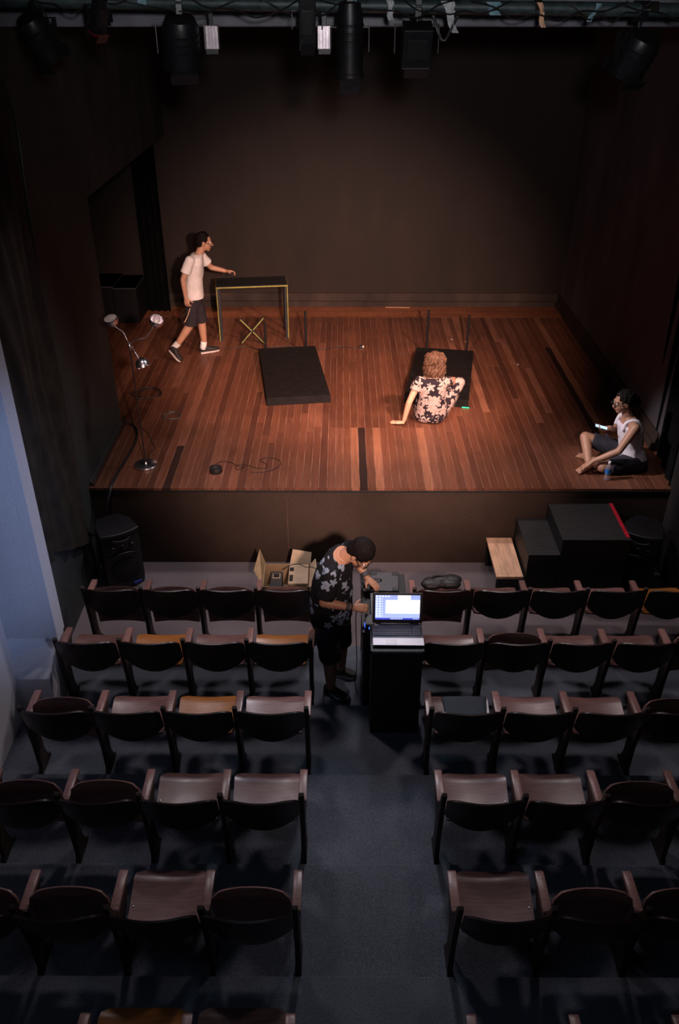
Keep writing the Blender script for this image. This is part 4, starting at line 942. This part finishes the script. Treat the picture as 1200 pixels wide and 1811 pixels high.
# --- walking man
p = thing('person', 'man in white t-shirt and dark shorts walking across the stage', 'person', (-2.05, 11.2, SZ))
Fw = nrm((1, 0.12, 0)); Rt = V((Fw.y, -Fw.x, 0)); U = V((0, 0, 1))
hc = V((-1.82, 11.27, 2.53)); nb = V((-1.915, 11.25, 2.37))
jR = dict(hip=(-2.01, 11.17, 1.83), knee=(-2.075, 11.15, 1.46), ank=(-2.30, 11.10, 1.15)); jL = dict(hip=(-2.0, 11.33, 1.83), knee=(-1.965, 11.37, 1.44), ank=(-1.955, 11.38, 1.06))
shR, shL = V((-1.995, 11.08, 2.335)), V((-1.915, 11.42, 2.325))
eR, wR = V((-2.10, 11.03, 2.10)), V((-2.085, 11.02, 1.86)); eL, wL = V((-1.79, 11.50, 2.13)), V((-1.60, 11.51, 2.08))
T = [((-2.01, 11.25, 1.80), 0.155, 0.105, Rt, Fw), ((-2.005, 11.25, 1.92), 0.150, 0.100, Rt, Fw), ((-1.995, 11.25, 2.02), 0.140, 0.095, Rt, Fw), ((-1.975, 11.25, 2.16), 0.160, 0.105, Rt, Fw), ((-1.955, 11.25, 2.28), 0.170, 0.100, Rt, Fw), ((-1.935, 11.25, 2.355), 0.130, 0.075, Rt, Fw), ((-1.925, 11.25, 2.385), 0.07, 0.06, Rt, Fw)]
b = B(); torso(b, T, 0); head(b, hc, (1, 0.1, -0.12)); b.cap(nb - V((0, 0, 0.03)), hc - V((0.02, 0, 0.04)), 0.056, 0.052)
for j in (jR, jL): b.limb([j['hip'], j['knee'], V(j['knee']).lerp(V(j['ank']), 0.35), j['ank']], [0.085, 0.056, 0.056, 0.037])
for s, e, w_ in ((shR, eR, wR), (shL, eL, wL)): b.limb([s, e, e.lerp(w_, 0.3), w_], [0.052, 0.037, 0.037, 0.026])
hand(b, wR, (0.12, 0.0, -1), (0.3, 1, 0), (1, 0, 0), (0.9, 1.0, 1.0, 1.0), 0.0)
hand(b, wL, (1, 0.05, -0.05), (0, -0.3, -1), (0, -1, 0.3), (0.7, 0.8, 0.9, 0.9), 0.04)
body = grow(b, 'body', 'skin_tan', p, 0.006, 3)
b = B(); torso(b, T[1:], 0, 0.014)
b.loft([((-2.01, 11.25, 1.80), Rt, Fw, 0.180, 0.132), ((-2.005, 11.25, 1.92), Rt, Fw, 0.172, 0.124), ((-1.99, 11.25, 2.05), Rt, Fw, 0.165, 0.115), ((-1.97, 11.25, 2.18), Rt, Fw, 0.176, 0.118)], 24)
for s, e, r in ((shR, eR, 0.064), (shL, eL, 0.064)): b.ell(s, (0.066, 0.066, 0.064)); b.cone(s, s.lerp(e, 0.66), 0.066, 0.070, 18)
grow(b, 'tshirt', 'tshirt_white', p, 0.007, 3, 0.014, 0.09)
b = B(); b.loft([((-2.01, 11.25, 1.90), Rt, Fw, 0.140, 0.095), ((-2.01, 11.25, 1.84), Rt, Fw, 0.150, 0.102), ((-2.012, 11.25, 1.72), Rt, Fw, 0.150, 0.105)], 24)
for j in (jR, jL): h_, k_ = V(j['hip']), V(j['knee']); b.ell(h_, (0.085, 0.08, 0.085)); b.cone(h_, h_.lerp(k_, 1.06), 0.086, 0.088, 20)
grow(b, 'shorts', 'shorts_dark', p, 0.007, 3, 0.010, 0.07)
b = B(); hair_cap(b, hc, (1, 0.1, -0.12), (0, 0, 1)); grow(b, 'hair', 'hair_black', p, 0.007, 2, 0.02, 0.03)
face(p, hc, (1, 0.1, -0.12), glasses=True)
for j, hl, to, up in ((jR, (-2.395, 11.10, 1.085), (-2.235, 10.995, 0.957), (0.65, -0.2, 0.75)), (jL, (-2.01, 11.355, SZ), (-1.755, 11.455, SZ + 0.012), (0, 0, 1))):
    a_ = V(j['ank']); k_ = V(j['knee'])
    B().cone(a_.lerp(k_, 0.16), a_ + (V(hl) - a_) * 0.45, 0.046, 0.044, 18).build('sock', 'sock_white', p, 0.008, 60, world=True)
    shoe(p, hl, to, 'shoe_black', 'sole_white', up)
t = thing('cable_loop', 'bundle of dark cable held in the walking man\'s hand', 'cable', (-2.10, 11.0, 1.70))
part(t, B().tube([(0.02, 0.01, 0.02), (-0.05, 0.0, -0.02), (-0.07, 0.0, -0.12), (-0.03, 0.0, -0.20), (0.01, 0.0, -0.12), (0.03, 0.01, 0.0), (-0.01, 0.0, -0.05), (-0.06, -0.01, -0.10), (-0.05, 0.0, -0.17), (0.0, 0.01, -0.13), (0.05, 0.01, 0.01)], 0.006, 8), 'cable', 'cable_rubber', 0, 60)
part(t, B().tube([(0.06, 0.01, 0.02), (0.02, 0.0, -0.08), (-0.03, 0.0, -0.17)], 0.005, 8), 'tail', 'pale_wood', 0, 60)

# --- seated woman, seen from behind
p = thing('person', 'woman in floral jumpsuit sitting on the boards, seen from behind', 'person', (1.07, 9.15, SZ))
X, Yv = V((1, 0, 0)), V((0, 1, 0))
hc = V((1.07, 9.18, 1.70)); hf = (0.12, 1, -0.15)
shL, shR = V((0.895, 9.13, 1.475)), V((1.215, 9.15, 1.465))
T = [((1.065, 9.19, 0.985), 0.15, 0.12, X, Yv), ((1.065, 9.20, 1.05), 0.185, 0.135, X, Yv), ((1.065, 9.17, 1.15), 0.165, 0.12, X, Yv), ((1.06, 9.15, 1.25), 0.140, 0.10, X, Yv), ((1.058, 9.15, 1.37), 0.152, 0.105, X, Yv), ((1.057, 9.14, 1.46), 0.160, 0.09, X, Yv), ((1.06, 9.14, 1.525), 0.105, 0.06, X, Yv), ((1.062, 9.14, 1.55), 0.05, 0.045, X, Yv)]
eL, wL = V((0.785, 9.05, 1.235)), V((0.735, 9.045, 1.012)); eR, wR = V((1.315, 9.33, 1.37)), V((1.34, 9.52, 1.34))
LR = [V((1.18, 9.24, 1.055)), V((1.415, 9.47, 1.31)), V((1.30, 9.40, 1.02))]; LL = [V((0.97, 9.24, 1.055)), V((1.02, 9.50, 1.30)), V((1.05, 9.42, 1.02))]
b = B(); torso(b, T, 0); head(b, hc, hf, k=0.97); b.cap((1.062, 9.14, 1.52), hc - V((0, -0.01, 0.05)), 0.05, 0.048)
for s, e, w_ in ((shL, eL, wL), (shR, eR, wR)): b.limb([s, e, e.lerp(w_, 0.3), w_], [0.046, 0.036, 0.035, 0.025])
for L in (LR, LL): b.limb(L, [0.088, 0.058, 0.038])
hand(b, V((0.728, 9.045, 0.985)), (-1, 0.22, -0.10), (0, 0, -1), (0, 1, 0), (0.02, 0.02, 0.02, 0.02), 0.16, 0.1, 0.95)
hand(b, wR, (0.2, 1, -0.3), (0, -0.2, -1), (-1, 0, 0), (0.4, 0.4, 0.4, 0.4), 0.08, 0.2, 0.95)
for q in ((1.27, 9.42), (1.05, 9.42)): b.loft([(V((q[0], q[1] - 0.045, SZ + 0.035)), X, U, 0.028, 0.033), (V((q[0], q[1], SZ + 0.04)), X, U, 0.032, 0.038), (V((q[0], q[1] + 0.07, SZ + 0.025)), X, U, 0.038, 0.024), (V((q[0], q[1] + 0.14, SZ + 0.014)), X, U, 0.038, 0.013)], 16)
grow(b, 'body', 'skin_light', p, 0.006, 3)
b = B(); torso(b, T[:-1], 0, 0.013); b.loft([((1.065, 9.185, 0.968), X, Yv, 0.165, 0.13), ((1.065, 9.19, 1.02), X, Yv, 0.195, 0.15), ((1.065, 9.19, 1.10), X, Yv, 0.19, 0.14)], 24)
for s, e in ((shL, eL), (shR, eR)): b.ell(s, (0.062, 0.062, 0.06)); b.cone(s, s.lerp(e, 0.42), 0.062, 0.062, 18)
for L in (LR, LL): b.limb([L[0], L[0].lerp(L[1], 0.5), L[1], L[1].lerp(L[2], 0.4)], [0.108, 0.092, 0.072, 0.066]); b.cone(L[1].lerp(L[2], 0.3), L[1].lerp(L[2], 0.95), 0.066, 0.056, 18)
grow(b, 'jumpsuit', 'jumpsuit_print', p, 0.007, 3, 0.012, 0.08)
b = B(); rr = random.Random(3); r_, f_, u_ = axes(hf)
b.ell(hc + V((0, -0.012, 0.03)), (0.090, 0.10, 0.10)); b.ell(hc + V((0, -0.03, -0.04)), (0.098, 0.072, 0.085))
for k in range(64):
    a = PI * 0.92 + 1.16 * PI * k / 63 + rr.uniform(-0.05, 0.05); R0 = rr.uniform(0.098, 0.112); L_ = rr.uniform(-0.165, -0.115); ph = rr.uniform(0, 6)
    pts = []
    for j in range(9):
        q = j / 8; z = 0.105 + (L_ - 0.105) * q; rad = R0 * min(1.0, math.sqrt(max(0.02, 1 - ((0.105 - 0.0 - (0.105 - z)) / 0.135) ** 2)) if z > 0 else 1.0) * (1 + 0.06 * q)
        pts.append(hc + V((rad * math.cos(a) + 0.016 * math.sin(ph + 9 * q), -0.012 + rad * 0.95 * math.sin(a) + 0.014 * math.cos(ph + 9 * q), z)))
    b.tube(pts, rr.uniform(0.008, 0.013), 7, 3)
for k in range(26):
    a = PI + PI * rr.random(); q = V((0.112 * math.cos(a), -0.012 + 0.10 * math.sin(a), rr.uniform(-0.16, -0.10))); b.ell(hc + q, (0.017, 0.017, 0.021), None, 8)
grow(b, 'hair', 'hair_brown', p, 0.005, 1, 0.006, 0.03)
face(p, hc, hf, k=0.97)

# --- seated man with telephone
p = thing('person', 'man in white tank top sitting cross-legged at the right stage edge', 'person', (3.05, 8.0, SZ))
hc = V((2.925, 8.03, 1.715)); hf = (-1, -0.12, -0.18)
tw = nrm((-0.12, 1, -0.05)); dp = nrm((-1, -0.12, 0))
T = [((3.14, 8.05, 0.99), 0.165, 0.13, tw, dp), ((3.135, 8.05, 1.07), 0.165, 0.13, tw, dp), ((3.10, 8.05, 1.20), 0.140, 0.105, tw, dp), ((3.07, 8.045, 1.34), 0.155, 0.110, tw, dp), ((3.045, 8.04, 1.45), 0.165, 0.100, tw, dp), ((3.025, 8.035, 1.525), 0.120, 0.070, tw, dp), ((3.015, 8.035, 1.555), 0.06, 0.055, tw, dp)]
shL, shR = V((3.045, 7.885, 1.485)), V((3.0, 8.20, 1.475))
eL, wL = V((2.89, 7.80, 1.255)), V((2.66, 7.86, 1.105)); eR, wR = V((3.0, 8.32, 1.25)), V((2.875, 8.17, 1.345))
LR = [V((3.11, 8.14, 1.05)), V((2.665, 8.26, 1.19)), V((2.665, 7.975, 1.0))]; LL = [V((3.13, 7.96, 1.045)), V((2.775, 7.86, 1.035)), V((2.66, 8.19, 0.995))]
b = B(); torso(b, T, 0); head(b, hc, hf); b.cap((3.01, 8.035, 1.53), hc - V((-0.025, 0, 0.05)), 0.055, 0.052)
for s, e, w_ in ((shL, eL, wL), (shR, eR, wR)): b.limb([s, e, e.lerp(w_, 0.3), w_], [0.050, 0.038, 0.038, 0.027])
for L in (LR, LL): b.limb([L[0], L[1], L[1].lerp(L[2], 0.35), L[2]], [0.092, 0.060, 0.054, 0.038])
hand(b, wL, (-0.80, 0.10, -0.62), (-0.5, 0.1, -0.8), (0, 1, 0.1), (0.30, 0.32, 0.35, 0.4), 0.07, 0.1)
hand(b, wR, (-1, -0.35, 0.05), (-0.1, -0.25, 1), (-0.2, -1, 0.2), (0.45, 0.6, 0.7, 0.8), 0.03, 0.6, 1.0, 0.6)
def foot(b, ank, toe, side, k=1.0):
    a_, t_ = V(ank), V(toe); d = nrm(t_ - a_); s = nrm(V(side) - d * V(side).dot(d)); u = s.cross(d)
    if u.z < 0: u = -u
    h_ = a_ - d * 0.05; L = (t_ - h_).length
    b.loft([(h_, s, u, 0.026, 0.028), (h_ + d * 0.04, s, u, 0.033, 0.036), (h_ + d * L * 0.5, s, u, 0.037, 0.028), (h_ + d * L * 0.8, s, u, 0.043, 0.019), (h_ + d * L * 0.86, s, u, 0.040, 0.014)], 18)
    for i in range(5): q = h_ + d * L * 0.84 + s * (0.033 - 0.0165 * i); b.cap(q, q + d * (0.035 - 0.004 * i) - u * 0.003, 0.0125 if i == 0 else 0.0088, 0.0115 if i == 0 else 0.008, 10)
foot(b, (2.66, 7.97, 0.985), (2.515, 7.875, 0.967), (0.6, -0.8, 0)); foot(b, (2.66, 8.19, 0.985), (2.615, 8.265, 0.965), (0.8, 0.5, 0.2))
grow(b, 'body', 'skin_brown', p, 0.006, 3)
b = B(); torso(b, [T[0][:1] + (0.17, 0.135) + T[0][3:]] + T[1:4], 0, 0.012); b.loft([(V((3.075, 8.045, 1.30)), tw, dp, 0.163, 0.118), (V((3.06, 8.043, 1.38)), tw, dp, 0.170, 0.122), (V((3.05, 8.04, 1.43)), tw, dp, 0.166, 0.120), (V((3.037, 8.038, 1.47)), tw, dp, 0.145, 0.110)], 24)
for s in (-1, 1):
    q = V((3.03, 8.037, 0)) + tw * s * 0.088
    b.tube([(q.x - 0.105, q.y - 0.01, 1.42), (q.x - 0.075, q.y, 1.50), (q.x - 0.01, q.y, 1.535), (q.x + 0.05, q.y, 1.515), (q.x + 0.10, q.y, 1.42)], 0.022, 10, 4)
grow(b, 'tank_top', 'tank_white', p, 0.007, 3, 0.012, 0.08)
b = B(); b.loft([((3.13, 8.05, 1.10), tw, dp, 0.165, 0.13), ((3.14, 8.05, 1.04), tw, dp, 0.19, 0.155), ((3.145, 8.05, 0.962), tw, dp, 0.185, 0.15)], 24)
for L, q in ((LR, 0.84), (LL, 0.80)): b.ell(L[0], (0.11, 0.11, 0.095)); b.cone(L[0], L[0].lerp(L[1], q), 0.112, 0.084, 20)
grow(b, 'shorts', 'shorts_navy', p, 0.007, 3, 0.010, 0.07)
b = B(); hair_cap(b, hc, hf, (0, 0, 1)); b.ell(hc + V((0.02, 0, 0.055)), (0.10, 0.092, 0.085)); b.ell(hc + V((0.115, 0.01, 0.0)), (0.065, 0.062, 0.065)); grow(b, 'hair', 'hair_black', p, 0.006, 2, 0.03, 0.025)
face(p, hc, hf, glasses=True)
B().box((2.87, 8.165, 1.262), (0.035, 0.02, 0.004), Matrix.Rotation(0.2, 3, 'Y')).build('blue_patch', 'blue_label', p, 0.002, world=True)
t = thing('smartphone', 'lit smartphone held by the seated man', 'phone', (2.775, 8.13, 1.372))
R_ = Matrix.Rotation(-0.25, 3, 'Z') @ Matrix.Rotation(0.20, 3, 'Y')
part(t, B().box((0, 0, 0), (0.145, 0.072, 0.009), R_), 'case', 'black_plastic', 0.003)
part(t, B().box(R_ @ V((0, 0, 0.0052)), (0.128, 0.064, 0.001), R_), 'screen', 'phone_glow')

# --- standing man at the desk
p = thing('person', 'man in black floral shirt bending over sound gear in the aisle', 'person', (-0.04, 5.55, TREAD[2]))
Fw = nrm((0.88, -0.475, 0)); Lf = V((0.475, 0.88, 0)).normalized()
hc = V((0.150, 5.585, 1.485)); hf = (0.50, -0.32, -0.80); hu = (0.70, -0.4, 0.60)
T = [((-0.09, 5.60, 0.86), 0.175, 0.125, Lf, Fw), ((-0.085, 5.60, 0.95), 0.178, 0.135, Lf, Fw), ((-0.085, 5.605, 1.06), 0.172, 0.140, Lf, Fw), ((-0.08, 5.615, 1.18), 0.172, 0.130, Lf, Fw), ((-0.055, 5.625, 1.31), 0.178, 0.120, Lf, nrm(Fw + V((0, 0, -0.4)))), ((-0.015, 5.64, 1.40), 0.155, 0.095, Lf, nrm(Fw + V((0, 0, -0.6)))), ((0.01, 5.645, 1.44), 0.09, 0.07, Lf, nrm(Fw + V((0, 0, -0.7))))]
shN, shF = V((-0.085, 5.475, 1.365)), V((0.065, 5.805, 1.385))
eN, wN = V((-0.145, 5.415, 1.12)), V((0.085, 5.405, 1.075)); eF, wF = V((0.13, 5.93, 1.17)), V((0.215, 5.845, 1.055))
LN = [V((-0.133, 5.52, 0.90)), V((-0.105, 5.49, 0.52)), V((-0.092, 5.435, 0.17))]; LFt = [V((-0.04, 5.69, 0.90)), V((-0.005, 5.695, 0.52)), V((-0.005, 5.68, 0.17))]
b = B(); torso(b, T, 0); head(b, hc, hf, hu, 1.06); b.cap((0.0, 5.643, 1.40), hc - nrm(hu) * 0.05 - nrm(hf) * 0.03, 0.064, 0.060)
for s, e, w_ in ((shN, eN, wN), (shF, eF, wF)): b.limb([s, e, e.lerp(w_, 0.3), w_], [0.055, 0.042, 0.041, 0.028])
for L in (LN, LFt): b.limb([L[0], L[1], L[1].lerp(L[2], 0.35), L[2]], [0.095, 0.062, 0.060, 0.040])
hand(b, wN, (1, 0.10, -0.12), (0, 0.5, -0.8), (0.2, 0.5, 0.9), (0.55, 0.6, 0.65, 0.7), 0.03, 0.2, 1.0, 0.9)
hand(b, wF, (0.62, -0.62, -0.25), (0, -0.2, -1), (-0.6, -0.5, 0), (0.25, 0.3, 0.35, 0.4), 0.10, 0.2)
grow(b, 'body', 'skin_tan', p, 0.006, 3)
b = B(); b.loft([(V((-0.09, 5.60, 0.83)), Lf, Fw, 0.205, 0.165), (V((-0.09, 5.60, 0.92)), Lf, Fw, 0.205, 0.165), (V((-0.087, 5.605, 1.06)), Lf, Fw, 0.200, 0.165), (V((-0.08, 5.615, 1.18)), Lf, Fw, 0.198, 0.155), (V((-0.06, 5.625, 1.30)), Lf, nrm(Fw + V((0, 0, -0.4))), 0.200, 0.138), (V((-0.025, 5.637, 1.385)), Lf, nrm(Fw + V((0, 0, -0.6))), 0.178, 0.118), (V((-0.008, 5.641, 1.42)), Lf, nrm(Fw + V((0, 0, -0.7))), 0.135, 0.098), (V((0.002, 5.644, 1.435)), Lf, nrm(Fw + V((0, 0, -0.7))), 0.105, 0.086)], 26)
for s, e in ((shN, eN), (shF, eF)): b.ell(s, (0.076, 0.076, 0.072)); b.cone(s, s.lerp(e, 0.84), 0.076, 0.082, 20)
grow(b, 'shirt', 'shirt_print', p, 0.007, 3, 0.016, 0.10)
b = B(); b.loft([((-0.09, 5.60, 0.96), Lf, Fw, 0.185, 0.14), ((-0.09, 5.60, 0.86), Lf, Fw, 0.195, 0.155), ((-0.09, 5.60, 0.78), Lf, Fw, 0.185, 0.145)], 24)
for L in (LN, LFt): b.ell(L[0], (0.11, 0.105, 0.10)); b.cone(L[0], L[0].lerp(L[1], 1.18), 0.112, 0.092, 20)
grow(b, 'shorts', 'shorts_slate', p, 0.007, 3, 0.010, 0.07)
b = B(); hair_cap(b, hc, hf, hu, 1.13); grow(b, 'hair', 'hair_black', p, 0.006, 2, 0.012, 0.03)
face(p, hc, hf, hu, 1.06, glasses=True)
d = nrm(wN - eN); B().lathe([(0.034, -0.016), (0.038, -0.012), (0.038, 0.012), (0.034, 0.016)], wN - d * 0.035, d, 20).build('bracelet', 'wrist_band', p, 0, 50, world=True)
B().lathe([(0.034, -0.008), (0.037, 0.0), (0.034, 0.008)], wN - d * 0.005, d, 20).build('watch_strap', 'cable_rubber', p, 0, 50, world=True)
d = nrm(wF - eF); B().lathe([(0.034, -0.022), (0.039, -0.016), (0.039, 0.016), (0.034, 0.022)], wF - d * 0.035, d, 20).build('bracelet', 'wrist_band', p, 0, 50, world=True)
z_ = TREAD[2]
shoe(p, (-0.145, 5.465, z_), (0.075, 5.325, z_), 'shoe_teal', 'shoe_teal', mark='teal_mark')
shoe(p, (-0.055, 5.685, z_), (0.135, 5.65, z_), 'shoe_brown', 'sole_white')
# bag blob, finished here with the same welding
grow(BAG[1], 'bag_body', 'bag_black', BAG[0], 0.008, 5, 0.015, 0.08, world=False)
part(BAG[0], B().tube([(-0.12, 0.0, 0.07), (-0.06, 0.03, 0.11), (0.03, 0.02, 0.115), (0.12, 0.0, 0.07)], 0.008, 8), 'strap', 'bag_black', 0, 60)
